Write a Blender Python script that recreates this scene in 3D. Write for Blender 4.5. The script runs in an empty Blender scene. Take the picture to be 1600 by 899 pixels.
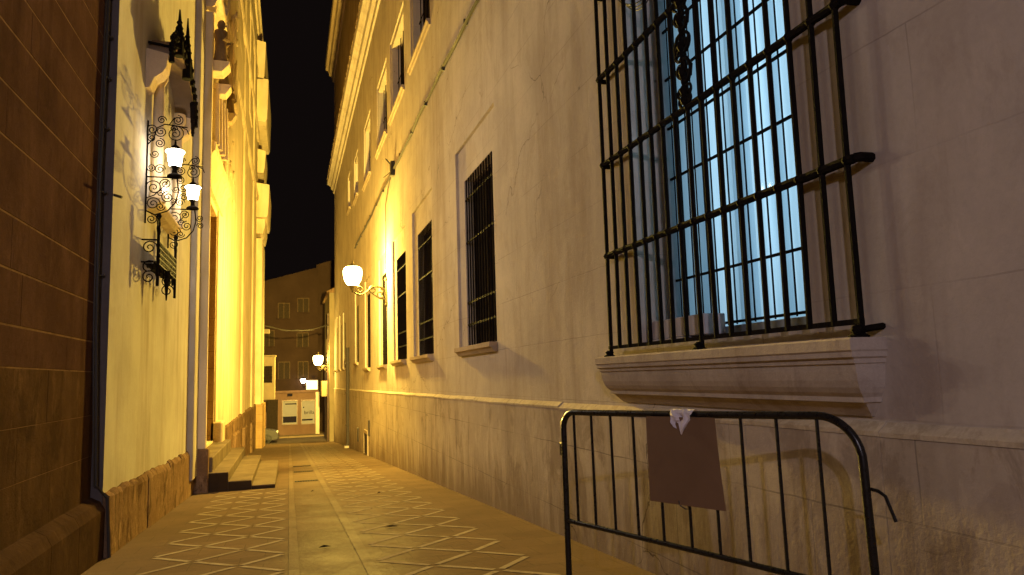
import bpy, math, random
from mathutils import Vector, Matrix
random.seed(7)
scene = bpy.context.scene
COL = scene.collection
PI = math.pi
def S(y): return -0.052 * min(max(y, -8), 56)          # height of the sloping alley floor

# ------------------------------------------------------------------ mesh building
class MB:
    def __init__(s): s.v = []; s.f = []; s.smooth = False
    def add(s, vs, fs):
        n = len(s.v); s.v += [tuple(v) for v in vs]; s.f += [tuple(i + n for i in f) for f in fs]; return s
    def box(s, x0, x1, y0, y1, z0, z1):
        x0, x1 = min(x0, x1), max(x0, x1); y0, y1 = min(y0, y1), max(y0, y1); z0, z1 = min(z0, z1), max(z0, z1)
        vs = [(x, y, z) for z in (z0, z1) for y in (y0, y1) for x in (x0, x1)]
        return s.add(vs, [(0,2,3,1),(4,5,7,6),(0,1,5,4),(2,6,7,3),(0,4,6,2),(1,3,7,5)])
    def bev(s, x0, x1, y0, y1, z0, z1, b=.01):
        """box with chamfered edges"""
        x0, x1 = min(x0, x1), max(x0, x1); y0, y1 = min(y0, y1), max(y0, y1); z0, z1 = min(z0, z1), max(z0, z1)
        vs = []; idx = {}
        for ix, X in enumerate((x0, x1)):
            for iy, Y in enumerate((y0, y1)):
                for iz, Z in enumerate((z0, z1)):
                    sx, sy, sz = (b, -b)[ix], (b, -b)[iy], (b, -b)[iz]
                    for a, p in enumerate(((X, Y + sy, Z + sz), (X + sx, Y, Z + sz), (X + sx, Y + sy, Z))):
                        idx[(ix, iy, iz, a)] = len(vs); vs.append(p)
        fs = []
        I = lambda *k: idx[k]
        for q in (0, 1):
            fs.append((I(q,0,0,0), I(q,0,1,0), I(q,1,1,0), I(q,1,0,0)))
            fs.append((I(0,q,0,1), I(0,q,1,1), I(1,q,1,1), I(1,q,0,1)))
            fs.append((I(0,0,q,2), I(0,1,q,2), I(1,1,q,2), I(1,0,q,2)))
            for r in (0, 1):
                fs.append((I(q,r,0,0), I(q,r,1,0), I(q,r,1,1), I(q,r,0,1)))
                fs.append((I(q,0,r,0), I(q,1,r,0), I(q,1,r,2), I(q,0,r,2)))
                fs.append((I(0,q,r,1), I(1,q,r,1), I(1,q,r,2), I(0,q,r,2)))
                for t in (0, 1): fs.append((I(q,r,t,0), I(q,r,t,1), I(q,r,t,2)))
        return s.add(vs, fs)
    def quad(s, a, b, c, d): return s.add([a, b, c, d], [(0,1,2,3)])
    def tube(s, pts, r, n=8, cap=True, flat=None):
        pts = [Vector(p) for p in pts]; m = len(pts)
        rs = r if isinstance(r, (list, tuple)) else [r] * m
        t0 = (pts[1] - pts[0]).normalized()
        up = Vector((0,0,1)) if abs(t0.z) < .9 else Vector((1,0,0))
        u = t0.cross(up).normalized(); vs = []; fs = []
        for i, p in enumerate(pts):
            a = pts[max(i-1, 0)]; b = pts[min(i+1, m-1)]
            t = (b - a).normalized(); u = (u - t * u.dot(t)).normalized(); w = t.cross(u)
            for k in range(n):
                an = 2 * PI * (k + .5) / n
                vs.append(p + (u * math.cos(an) + w * math.sin(an)) * rs[i])
        for i in range(m - 1):
            for k in range(n):
                fs.append((i*n + k, i*n + (k+1) % n, (i+1)*n + (k+1) % n, (i+1)*n + k))
        if cap: fs.append(tuple(range(n))[::-1]); fs.append(tuple((m-1)*n + k for k in range(n)))
        return s.add(vs, fs)
    def lathe(s, prof, c, n=20, sx=1, sy=1, cap=True):
        vs = []; fs = []
        for r, z in prof:
            for k in range(n):
                a = 2 * PI * k / n; vs.append((c[0] + r*sx*math.cos(a), c[1] + r*sy*math.sin(a), c[2] + z))
        for i in range(len(prof) - 1):
            for k in range(n): fs.append((i*n+k, i*n+(k+1)%n, (i+1)*n+(k+1)%n, (i+1)*n+k))
        if cap: fs.append(tuple(range(n))[::-1]); fs.append(tuple((len(prof)-1)*n+k for k in range(n)))
        return s.add(vs, fs)
    def ball(s, c, r, n=14, sz=1, sx=1, sy=1):
        m = n // 2
        return s.lathe([(max(r*math.sin(PI*i/m), r*.02), -r*sz*math.cos(PI*i/m)) for i in range(m+1)], c, n, sx, sy)
    def prism(s, prof, y0, y1, cap=True, prof2=None):
        """extrude an (x,z) profile along Y"""
        n = len(prof); p2 = prof2 or prof
        vs = [(x, y0, z) for x, z in prof] + [(x, y1, z) for x, z in p2]
        fs = [(i, (i+1) % n, n + (i+1) % n, n + i) for i in range(n)]
        if cap: fs += [tuple(range(n))[::-1], tuple(range(n, 2*n))]
        return s.add(vs, fs)
    def wall(s, X, y0, y1, z0, z1, holes=(), depth=.3, step=None):
        """wall in the plane x=X with openings (ya,yb,za,zb[,depth]) and their reveals"""
        ys = sorted({y0, y1, *[h[0] for h in holes], *[h[1] for h in holes]}); zs = sorted({z0, z1, *[h[2] for h in holes], *[h[3] for h in holes]})
        for a, b in zip(ys, ys[1:]):
            for c, d in zip(zs, zs[1:]):
                my, mz = (a+b)/2, (c+d)/2
                if any(h[0] < my < h[1] and h[2] < mz < h[3] for h in holes): continue
                s.quad((X,a,c),(X,b,c),(X,b,d),(X,a,d))
        for h in holes:
            e = X + (h[4] if len(h) > 4 else depth); a, b, c, d = h[:4]
            s.quad((X,a,c),(X,a,d),(e,a,d),(e,a,c)); s.quad((X,b,c),(e,b,c),(e,b,d),(X,b,d))
            s.quad((X,a,c),(e,a,c),(e,b,c),(X,b,c)); s.quad((X,a,d),(X,b,d),(e,b,d),(e,a,d))
        return s
    def scroll(s, c, U, V, r0, r1, turns, a0, r=.006, n=5, seg=14, d=1):
        """spiral bar in the plane of U and V around c, from radius r0 to r1"""
        c = Vector(c); U = Vector(U); V = Vector(V); m = max(6, int(abs(turns) * seg)); P = []
        for i in range(m + 1):
            t = i / m; a = a0 + d * 2 * PI * turns * t; q = r0 + (r1 - r0) * t
            P.append(c + U * q * math.cos(a) + V * q * math.sin(a))
        return s.tube(P, r, n)

WL = {}
def finish(name, mb, m, origin, parent=None, smooth=False, bevel=0):
    me = bpy.data.meshes.new(name)
    me.from_pydata([(v[0]-origin[0], v[1]-origin[1], v[2]-origin[2]) for v in mb.v], [], mb.f)
    me.materials.append(m); me.update()
    import bmesh
    bm = bmesh.new(); bm.from_mesh(me); bmesh.ops.recalc_face_normals(bm, faces=bm.faces); bm.to_mesh(me); bm.free()
    if smooth:
        for p in me.polygons: p.use_smooth = True
        try: me.set_sharp_from_angle(angle=math.radians(40))
        except Exception: pass
    o = bpy.data.objects.new(name, me); COL.objects.link(o)
    if parent: o.parent = parent
    else: o.location = origin
    return o
def thing(name, label, cat, loc, group=None):
    o = bpy.data.objects.new(name, None); COL.objects.link(o); o.location = loc; o.empty_display_size = .2
    o['label'] = label; o['category'] = cat
    if group: o['group'] = group
    WL[o.name] = loc; return o
def part(name, mb, m, parent, label=None, smooth=False):
    o = finish(name, mb, m, WL[parent.name], parent, smooth)
    WL[o.name] = WL[parent.name]
    if label: o['label'] = label
    return o
def single(name, mb, m, label, cat, origin, group=None, smooth=False):
    o = finish(name, mb, m, origin, None, smooth); o['label'] = label; o['category'] = cat
    if group: o['group'] = group
    return o
def struct(name, mb, m, kind='structure', smooth=False):
    o = finish(name, mb, m, (0,0,0), None, smooth); o['kind'] = kind; return o

# ------------------------------------------------------------------ materials
def lin(c): return tuple(((x/255)/12.92 if x/255 <= .04045 else ((x/255+.055)/1.055)**2.4) for x in c)
class NT:
    def __init__(s, name):
        s.m = bpy.data.materials.new(name); s.m.use_nodes = True; s.t = s.m.node_tree; s.b = s.t.nodes['Principled BSDF']; s.out = s.t.nodes['Material Output']
    def n(s, typ, ins=None, **kw):
        o = s.t.nodes.new(typ)
        for k, v in kw.items(): setattr(o, k, v)
        for k, v in (ins or {}).items():
            if isinstance(v, bpy.types.NodeSocket): s.t.links.new(v, o.inputs[k])
            else: o.inputs[k].default_value = v
        return o
    def set(s, k, v):
        if isinstance(v, bpy.types.NodeSocket): s.t.links.new(v, s.b.inputs[k])
        else: s.b.inputs[k].default_value = v
    def pos(s): return s.n('ShaderNodeNewGeometry').outputs['Position']
    def mapv(s, v, sc): return s.n('ShaderNodeVectorMath', {0: v, 1: sc}, operation='MULTIPLY').outputs[0]
    def noise(s, v, scale, detail=4, rough=.55, dist=0): return s.n('ShaderNodeTexNoise', {'Vector': v, 'Scale': scale, 'Detail': detail, 'Roughness': rough, 'Distortion': dist}).outputs['Fac']
    def math(s, op, a, b=0., c=0., clamp=False):
        o = s.n('ShaderNodeMath', {0: a, 1: b, 2: c}, operation=op); o.use_clamp = clamp; return o.outputs[0]
    def rng(s, v, a, b, c=0., d=1.): return s.n('ShaderNodeMapRange', {'Value': v, 'From Min': a, 'From Max': b, 'To Min': c, 'To Max': d}).outputs[0]
    def mix(s, f, a, b, mode='MIX'):
        o = s.n('ShaderNodeMix', data_type='RGBA', blend_type=mode)
        for k, v in ((0, f), (6, a), (7, b)):
            if isinstance(v, bpy.types.NodeSocket): s.t.links.new(v, o.inputs[k])
            else: o.inputs[k].default_value = v if k == 0 else (tuple(v) + (1,))[:4]
        return o.outputs[2]
    def bump(s, h, strength=.3, dist=.02, prev=None):
        ins = {'Height': h, 'Strength': strength, 'Distance': dist}
        if prev is not None: ins['Normal'] = prev
        return s.n('ShaderNodeBump', ins).outputs[0]

def masonry(name, ca, cb, stain=(.12,.09,.06), sc=1.0, streak=.35, grime=None, rough=.85, bump=.25, fine=.15, joints=None, blotch=0, spots=0, spec=0., cracks=0):
    k = NT(name); p = k.pos()
    xyz = k.n('ShaderNodeSeparateXYZ', {0: p})
    h = k.math('ADD', xyz.outputs['Z'], k.math('MULTIPLY', xyz.outputs['Y'], .052))
    n1 = k.noise(p, .8*sc, 6, .6); c = k.mix(k.rng(n1, .35, .68), ca, cb)
    st = k.noise(k.mapv(p, (1.7, 1.7, .22)), 1.1*sc, 4, .6, .25)
    c = k.mix(k.rng(st, .5, .75, 0, streak), c, stain)
    n3 = k.noise(p, 22*sc, 5, .7); c = k.mix(k.rng(n3, .3, .75, 0, fine), c, tuple(x*.45 for x in ca))
    if blotch:
        nb = k.noise(k.mapv(p, (1, 1, .55)), 1.9*sc, 8, .72, .6); c = k.mix(k.rng(nb, .52, .60, 0, blotch), c, stain)
        nl = k.noise(k.mapv(p, (1.3, 1.3, .5)), 2.3*sc, 6, .7, .3); c = k.mix(k.rng(nl, .57, .64, 0, blotch*.6), c, tuple(min(1, x*1.3) for x in cb))
    if spots:
        vor = k.n('ShaderNodeTexVoronoi', {'Vector': p, 'Scale': 2.2}, feature='F1').outputs['Distance']
        nn = k.noise(p, 9, 3); c = k.mix(k.math('MULTIPLY', k.rng(k.math('ADD', vor, k.math('MULTIPLY', nn, .12)), .10, .075), spots), c, tuple(x*.3 for x in stain))
    if grime:
        lo, hi, amt = grime
        gn = k.noise(k.mapv(p, (2.4, 2.4, .35)), 1.3, 7, .7, .4)
        g = k.rng(k.math('ADD', h, k.math('MULTIPLY', k.math('SUBTRACT', gn, .5), 2.6*(hi-lo)+.7)), hi, lo, 0, amt)
        c = k.mix(g, c, stain)
    if cracks:
        pw = k.n('ShaderNodeVectorMath', {0: p, 1: k.n('ShaderNodeVectorMath', {0: k.n('ShaderNodeTexNoise', {'Vector': p, 'Scale': 2.2, 'Detail': 6.}).outputs['Color'], 1: (.5,.5,.5)}, operation='MULTIPLY').outputs[0]}, operation='ADD').outputs[0]
        de = k.n('ShaderNodeTexVoronoi', {'Vector': pw, 'Scale': .45}, feature='DISTANCE_TO_EDGE').outputs['Distance']
        c = k.mix(k.math('MULTIPLY', k.rng(de, .0045, .001), k.rng(k.noise(p, .55, 2), .5, .6, 0, cracks)), c, tuple(x*.3 for x in stain))
    nrm = None
    if joints:
        bw, bh, mort, amt, oy, oz = joints
        v = k.n('ShaderNodeCombineXYZ', {0: k.math('ADD', xyz.outputs['Y'], oy), 1: k.math('ADD', xyz.outputs['Z'], oz), 2: 0.})
        wob = k.n('ShaderNodeTexNoise', {'Vector': p, 'Scale': 3.})
        vv = k.n('ShaderNodeVectorMath', {0: v.outputs[0], 1: k.n('ShaderNodeVectorMath', {0: wob.outputs['Color'], 1: (.02,.02,0)}, operation='MULTIPLY').outputs[0]}, operation='ADD').outputs[0]
        b = k.n('ShaderNodeTexBrick', {'Vector': vv, 'Color1': (0,0,0,1), 'Color2': (.0,.0,.0,1), 'Mortar': (1,1,1,1), 'Scale': 1., 'Mortar Size': mort, 'Mortar Smooth': .3, 'Brick Width': bw, 'Row Height': bh})
        msk = k.math('MULTIPLY', b.outputs['Fac'], k.rng(k.noise(p, .9, 3), .38, .6, .15, 1))
        c = k.mix(k.math('MULTIPLY', msk, amt), c, tuple(x*.35 for x in ca))
        nrm = k.bump(k.math('MULTIPLY', msk, -1.), .35, .01)
    k.set('Base Color', c); k.set('Roughness', rough); k.b.inputs['Specular IOR Level'].default_value = spec
    hgt = k.math('ADD', k.math('MULTIPLY', k.noise(p, 5*sc, 6, .6), .7), k.math('MULTIPLY', k.noise(p, 45*sc, 4, .7), .3))
    k.set('Normal', k.bump(hgt, bump, .03, nrm))
    return k.m
def plain(name, c, rough=.6, metal=0, var=.25, scale=18, bump=.1, spec=.5):
    k = NT(name); p = k.n('ShaderNodeTexCoord').outputs['Object']
    n = k.noise(p, scale, 5, .65)
    k.set('Base Color', k.mix(k.rng(n, .3, .7), tuple(x*(1-var) for x in c), tuple(min(1, x*(1+var)) for x in c)))
    k.set('Roughness', k.rng(n, .3, .7, max(rough-.12, .05), min(1, rough+.12))); k.set('Metallic', metal); k.b.inputs['Specular IOR Level'].default_value = spec
    if bump: k.set('Normal', k.bump(k.noise(p, scale*3, 4), bump, .01))
    return k.m
def glow_glass(name, c, strength):
    """lamp glass: lets the lamp inside through and glows itself"""
    k = NT(name); t = k.t; t.nodes.remove(k.b)
    e = k.n('ShaderNodeEmission', {'Color': tuple(c) + (1,), 'Strength': strength}); tr = k.n('ShaderNodeBsdfTransparent')
    a = k.n('ShaderNodeAddShader', {0: e.outputs[0], 1: tr.outputs[0]}); t.links.new(a.outputs[0], k.out.inputs[0]); return k.m
def clear_glass(name):
    k = NT(name); t = k.t; t.nodes.remove(k.b)
    g = k.n('ShaderNodeBsdfGlossy', {'Color': (.8,.85,.9,1), 'Roughness': .03}); tr = k.n('ShaderNodeBsdfTransparent', {'Color': (.93,.97,.98,1)})
    lw = k.n('ShaderNodeLayerWeight', {'Blend': .5}).outputs['Facing']
    fr = k.math('ADD', .001, k.math('MULTIPLY', k.math('POWER', lw, 8.), .03))
    mx = k.n('ShaderNodeMixShader', {0: fr, 1: tr.outputs[0], 2: g.outputs[0]}); t.links.new(mx.outputs[0], k.out.inputs[0]); return k.m
def curtain_mat():
    k = NT('curtain_cloth'); t = k.t; t.nodes.remove(k.b); p = k.n('ShaderNodeTexCoord').outputs['Object']
    n = k.noise(k.mapv(p, (1, 14, .6)), 3, 5); c = k.mix(n, (.36,.52,.62), (.56,.70,.78))
    a = k.n('ShaderNodeBsdfTranslucent', {'Color': c}); d = k.n('ShaderNodeBsdfDiffuse', {'Color': c})
    mx = k.n('ShaderNodeMixShader', {0: .25, 1: a.outputs[0], 2: d.outputs[0]}); t.links.new(mx.outputs[0], k.out.inputs[0]); return k.m
M = {}
M['stucco']  = masonry('painted_stucco', (.42,.365,.315), (.53,.465,.40), (.27,.205,.15), 1.0, .5, None, .85, .34, .16, (1.35,.66,.005,.38,.55,.235), blotch=.2, spots=.6, cracks=.6)
M['plinth']  = masonry('stained_plinth', (.37,.31,.255), (.48,.41,.335), (.15,.105,.07), 1.0, .45, (.05,.85,.7), .8, .3, .2, (1.6,.72,.006,.7,.25,.12), blotch=.4, spots=.6, cracks=.7)
M['upper']   = masonry('shaded_upper_stucco', (.26,.19,.12), (.34,.26,.17), (.15,.1,.06), 1.0, .4)  # browner than the wall below: shade above the cornice put into the colour
M['sill']    = masonry('sill_stone', (.40,.34,.29), (.50,.43,.37), (.17,.12,.09), 1.6, .35, None, .8, .35, .25, blotch=.25)
M['sill2']   = masonry('worn_sill_stone', (.34,.27,.20), (.42,.34,.26), (.16,.11,.07), 1.6, .35)
M['white']   = masonry('white_render', (.37,.34,.30), (.47,.435,.39), (.21,.155,.10), .9, .6, (.0,1.1,.35), .85, .28, .1, blotch=.12)
M['church']  = masonry('cream_church_render', (.52,.43,.29), (.64,.53,.37), (.27,.19,.10), 1.0, .6, None, .85, .25, .12)
M['carved']  = masonry('carved_stone', (.56,.44,.28), (.68,.54,.36), (.22,.15,.08), 3.0, .4, None, .85, .6, .25)
M['jamb']    = masonry('rough_ochre_stone', (.36,.23,.10), (.46,.31,.15), (.2,.12,.05), 2.5, .3, None, .9, .9, .3, (.9,.45,.012,.6,0,0))
M['rough']   = masonry('rough_base_stone', (.17,.105,.062), (.27,.175,.105), (.07,.042,.025), 1.6, .12, None, .9, .9, .5, blotch=.75)
M['brown']   = masonry('brown_ashlar', (.054,.029,.024), (.092,.049,.040), (.028,.016,.013), 1.6, .5, None, .95, .5, .35, blotch=.3, spec=0)
M['brownlow']= masonry('dark_base_stone', (.060,.034,.021), (.098,.057,.036), (.032,.02,.013), 1.4, .5, (.2,1.3,.5), .9, .5, .35, blotch=.55)
M['mortar']  = masonry('pale_mortar', (.13,.08,.05), (.17,.105,.067), (.06,.034,.02), 3, .8)
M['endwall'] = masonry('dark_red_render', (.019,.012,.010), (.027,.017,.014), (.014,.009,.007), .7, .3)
M['endlow']  = masonry('pink_render', (.095,.058,.047), (.12,.075,.06), (.06,.035,.028), .9, .3)
M['farwall'] = masonry('pale_house_render', (.20,.165,.105), (.26,.21,.14), (.3,.22,.12), 1, .3)
M['step']    = masonry('step_stone', (.13,.10,.068), (.19,.15,.105), (.06,.043,.03), 1.6, .2, None, .75, .3, .2)
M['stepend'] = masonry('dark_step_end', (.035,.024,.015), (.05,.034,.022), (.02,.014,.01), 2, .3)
M['leaf'] = plain('dry_leaf', (.03,.02,.012), .9, 0, .3, 20, .1, 0)
M['shaderet'] = masonry('painted_shade_render', (.10,.085,.085), (.14,.12,.115), (.06,.05,.045), 1.2, .4)  # end face of the white wall, its shade put into a darker grey
M['statue'] = masonry('dark_carved_stone', (.13,.085,.045), (.20,.135,.075), (.05,.033,.02), 4, .4)  # darker than the carved stone around it
M['ledge'] = masonry('brightened_ledge_stone', (.44,.37,.28), (.56,.48,.37), (.22,.17,.11), 2, .4, None, .85, .5, .3, blotch=.4)  # paler than the plinth: light caught by the chamfer put into the colour
M['hood'] = masonry('brown_hood_render', (.20,.145,.10), (.26,.19,.13), (.1,.07,.045), 1.5, .4)
M['iron']    = plain('black_iron', (.009,.007,.006), .85, 0, .4, 30, .35, .03)
M['iron2']   = plain('painted_lamp_iron', (.10,.08,.04), .45, .4, .3, 30, .2)
M['black']   = plain('black_gloss_paint', (.010,.009,.009), .32, 0, .08, 40, .02, .35)
M['wood']    = plain('dark_wood', (.04,.025,.016), .7, 0, .4, 9, .4, .08)
M['dark']    = plain('dark_shutter', (.018,.013,.010), .8, 0, .4, 12, .2, .03)
M['board']   = plain('cardboard_brown', (.185,.112,.062), .75, 0, .08, 5, .1, .2)
M['cloth']   = plain('crumpled_white_paper', (.62,.56,.58), .8, 0, .08, 14, .2)
M['boxw']    = plain('grey_box_card', (.40,.36,.37), .8, 0, .15, 8, .1)
M['pipe']    = plain('grey_pipe', (.05,.042,.04), .7, 0, .25, 14, .15, .1)
M['cable']   = plain('dark_cable', (.03,.024,.018), .6, 0, .2, 20, 0)
M['frame']   = plain('white_joinery', (.16,.18,.19), .5, 0, .1, 10, .1)
M['roomwall']= plain('room_paint', (.22,.28,.31), .8, 0, .05, 4, 0)
M['tile']    = plain('glazed_tile', (.30,.27,.22), .35, 0, .5, 16, .05)
M['silver']  = plain('silver_car_paint', (.05,.048,.05), .4, 0, .05, 4, 0, .06)
M['rubber']  = plain('tyre_rubber', (.02,.02,.02), .8, 0, .2, 20, .1)
M['carglass']= plain('dark_car_glass', (.01,.011,.013), .06, 0, .1, 4, 0, .1)
M['poster']  = plain('pale_poster', (.15,.145,.17), .9, 0, .05, 3, 0, 0)
M['navy']    = plain('navy_print', (.012,.010,.018), .9, 0, .15, 8, 0, 0)
M['framebr'] = plain('brown_frame', (.06,.022,.012), .45, 0, .2, 8, 0)
M['signlit'] = glow_glass('lit_sign_face', (1,.66,.34), .9)
M['headl']   = plain('headlight_glass', (.6,.6,.6), .2, 0, .05, 5, 0)
M['glass']   = clear_glass('window_glass')
M['curtain'] = curtain_mat()
M['sodium']  = glow_glass('sodium_lamp_glass', (1,.70,.22), 14)
M['white_l'] = glow_glass('white_lamp_glass', (1,.86,.62), 14)
M['marble']  = masonry('white_marble_strip', (.25,.20,.145), (.32,.265,.20), (.14,.105,.07), 3, .25, None, .6, .2, .4, blotch=.5)

def sheen(k, nrm, amt=.0028):
    """worn stone: matt body with a little polish"""
    p = k.pos(); gl = k.n('ShaderNodeBsdfGlossy', {'Color': (1,1,1,1), 'Roughness': .38, 'Normal': nrm})
    mx = k.n('ShaderNodeMixShader', {0: k.rng(k.noise(p, 1.7, 5, .7), .3, .7, amt*.4, amt*1.6), 1: k.b.outputs[0], 2: gl.outputs[0]})
    k.t.links.new(mx.outputs[0], k.out.inputs[0]); return k.m
def ground_mat():
    k = NT('alley_paving'); p = k.pos(); xyz = k.n('ShaderNodeSeparateXYZ', {0: p})
    v = k.n('ShaderNodeCombineXYZ', {0: xyz.outputs['X'], 1: xyz.outputs['Y'], 2: 0.}).outputs[0]
    b = k.n('ShaderNodeTexBrick', {'Vector': v, 'Color1': (.125,.084,.054,1), 'Color2': (.145,.098,.063,1), 'Mortar': (.085,.06,.038,1), 'Scale': 1., 'Mortar Size': .004, 'Mortar Smooth': .2, 'Brick Width': .47, 'Row Height': .47})
    c = k.mix(k.rng(k.noise(p, 1.1, 6, .65), .35, .7, 0, .55), b.outputs['Color'], (.075,.055,.038))
    c = k.mix(k.rng(k.noise(p, 30, 4, .7), .35, .75, 0, .3), c, (.10,.08,.06))
    vor = k.n('ShaderNodeTexVoronoi', {'Vector': p, 'Scale': 3.1}, feature='F1').outputs['Distance']
    c = k.mix(k.rng(vor, .06, .045, 0, .6), c, (.06,.045,.035))
    k.set('Base Color', c); k.set('Roughness', k.rng(k.noise(p, 3.5, 5, .7), .3, .7, .5, .75))
    h = k.math('ADD', k.math('MULTIPLY', b.outputs['Fac'], -.14), k.math('ADD', k.math('MULTIPLY', k.noise(p, 2.2, 4), .8), k.math('MULTIPLY', k.noise(p, 28, 4, .7), .25)))
    k.b.inputs['Specular IOR Level'].default_value = .0
    nrm = k.bump(h, .45, .03); k.set('Normal', nrm); return sheen(k, nrm)
def strip_mat(name, c1, c2, ln):
    k = NT(name); p = k.pos(); xyz = k.n('ShaderNodeSeparateXYZ', {0: p})
    v = k.n('ShaderNodeCombineXYZ', {0: xyz.outputs['Y'], 1: k.math('ADD', xyz.outputs['X'], 100.), 2: 0.}).outputs[0]
    b = k.n('ShaderNodeTexBrick', {'Vector': v, 'Color1': c1 + (1,), 'Color2': c2 + (1,), 'Mortar': (.08,.06,.045,1), 'Scale': 1., 'Mortar Size': .005, 'Brick Width': ln, 'Row Height': 50.})
    c = k.mix(k.rng(k.noise(p, 1.6, 6, .65), .35, .7, 0, .5), b.outputs['Color'], tuple(x*.6 for x in c1))
    c = k.mix(k.rng(k.noise(p, 34, 4, .7), .35, .75, 0, .3), c, tuple(x*.5 for x in c1))
    k.set('Base Color', c); k.set('Roughness', k.rng(k.noise(p, 4, 5, .7), .3, .7, .48, .7)); nrm = k.bump(k.math('ADD', k.noise(p, 14, 5, .7), k.math('MULTIPLY', k.noise(p, 2.5, 3), 1.2)), .3, .02); k.set('Normal', nrm); k.b.inputs['Specular IOR Level'].default_value = .0; return sheen(k, nrm)
M['ground'] = ground_mat()
M['kerb'] = strip_mat('channel_kerb_stone', (.145,.106,.070), (.175,.132,.088), 1.0)
M['chan'] = strip_mat('channel_slab_stone', (.120,.085,.054), (.150,.108,.070), 1.55)
M['asph'] = masonry('street_asphalt', (.07,.055,.05), (.10,.08,.07), (.04,.03,.03), 2, .1)

# ------------------------------------------------------------------ ground
def strip(mb, x0, x1, y0, y1, dz, step=2.0):
    y = y0
    while y < y1 - 1e-6:
        e = min(y + step, y1); mb.quad((x0,y,S(y)+dz),(x1,y,S(y)+dz),(x1,e,S(e)+dz),(x0,e,S(e)+dz)); y = e
    return mb
g = MB()
for a, b in ((-60,-8),(-8,56),(56,160)): g.quad((-90,a,S(a)),(90,a,S(a)),(90,b,S(b)),(-90,b,S(b)))
struct('ground', g, M['ground'])
struct('drain_channel', strip(MB(), .105, .675, -6, 52, .004), M['chan'])
kb = MB(); strip(kb, .0, .10, -6, 52, .008); strip(kb, .68, .79, -6, 52, .008); struct('channel_kerb', kb, M['kerb'])
inl = MB()
def seg(x0, y0, x1, y1, w=.034, gap=.05):
    d = Vector((x1-x0, y1-y0)); L = d.length; d /= L; n = Vector((-d.y, d.x)) * w
    a = Vector((x0,y0)) + d*gap; b = Vector((x1,y1)) - d*gap
    q = [a+n, b+n, b-n, a-n]; inl.quad(*[(p.x, p.y, S(p.y)+.004) for p in q])
def lattice(xs, y0, y1, par):
    for i in range(len(xs)-1):
        k = 0; y = y0
        while y < y1:
            a = .0 if (i + par) % 2 == 0 else .5
            seg(xs[i], y + a, xs[i+1], y + .5 + a*0 + (0 if a == 0 else .5)); seg(xs[i], y + a, xs[i+1], y - .5 + (0 if a == 0 else .5))
            y += 1.0
lattice([-1.40,-.94,-.47,-.02], -4.0, 16.4, 0)
lattice([.82,1.29,1.78,2.21], -3.95, 46, 1)
struct('paving_inlay', inl, M['marble'])
dl = MB()
for yy in (18.3, 21.9, 24.6): dl.box(.13, .66, yy, yy+.22, S(yy)-.02, S(yy)+.009)
for i, yy in enumerate((18.3, 21.9, 24.6)):
    m_ = MB()
    for q in range(9): m_.box(.14+q*.058, .175+q*.058, yy, yy+.24, S(yy)-.02, S(yy+.12)+.010)
    m_.box(.13,.66,yy-.03,yy,S(yy)-.02,S(yy)+.012); m_.box(.13,.66,yy+.24,yy+.27,S(yy+.25)-.02,S(yy+.25)+.012)
    single('drain_grate', m_, M['iron'], ('nearest dark slotted drain grate across the central channel','middle dark slotted drain grate across the central channel','farthest dark slotted drain grate across the central channel')[i], 'drain grate', (.4,yy,S(yy)), 'drain grates in the channel')
struct('street', MB().quad((-90,53.6,S(53.6)+.004),(90,53.6,S(53.6)+.004),(90,56,S(56)+.004),(-90,56,S(56)+.004)).quad((-90,56,S(56)+.004),(90,56,S(56)+.004),(90,60.4,S(60)+.004),(-90,60.4,S(60)+.004)), M['asph'])
pv = MB(); pv.prism([(-40,S(60)),(-40,S(60)+.13),(40,S(60)+.13),(40,S(60))], 60.4, 62.2)
struct('pavement', pv, M['kerb'])

# ------------------------------------------------------------------ right building
RB = thing('stuccoed_building', 'long cream stuccoed building with barred windows along the right of the alley', 'building', (2.95, 24, S(24)))
XR = 2.95
lowW = [(10.82,12.75,1.87,4.85),(15.97,17.9,1.87,4.85),(19.85,21.65,1.87,4.82),(23.9,25.3,1.82,4.82),(28.95,30.3,1.82,4.72),(34.0,35.1,2.15,4.75),(42.2,43.3,2.05,4.6),(45.5,46.6,2.05,4.7),(49.3,50.4,2.05,4.8)]
upW = [(10.9,13.3,9.27,11.5),(15.65,18.0,9.27,11.5),(19.5,22.0,9.27,11.5),(23.25,25.65,9.27,11.5),(28.3,30.5,9.3,11.6),(33.7,35.5,9.8,11.7),(38.2,39.4,10.2,11.9)]
BIG = (3.70, 5.93, 1.58, 5.6, .36)
def panel(w, up): return (w[0]-.16, w[1]+.18, w[2], w[3]+.2) if up else (w[0]-.36, w[1]+.45, w[2], w[3]+.64)
holes = [BIG] + [panel(w, 0) + (.055,) for w in lowW] + [panel(w, 1) + (.04,) for w in upW]
wall = MB().wall(XR, -7, 52, -3.4, 14.6, holes)
wall.quad((XR,52,-3.4),(12,52,-3.4),(12,52,24),(XR,52,24)); wall.quad((XR,-7,-1),(XR,-7,24),(12,-7,24),(12,-7,-1))
for ws, up, d, dd_ in ((lowW, 0, .055, .32), (upW, 1, .04, .40)):
    for w in ws: wall.wall(XR+d, *panel(w, up), [w + (dd_-d,)])
part('wall', wall, M['stucco'], RB)
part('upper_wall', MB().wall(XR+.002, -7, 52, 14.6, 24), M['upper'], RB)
part('cornice', MB().prism([(3.0,14.35),(2.88,14.38),(2.86,14.6),(2.74,14.68),(2.70,14.86),(2.58,14.95),(2.48,15.0),(2.46,15.16),(2.49,15.32),(2.95,15.5),(3.0,15.5)], -7, 52.35), M['stucco'], RB)
dn = MB(); P = []; rr = []; y = -6.9
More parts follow.
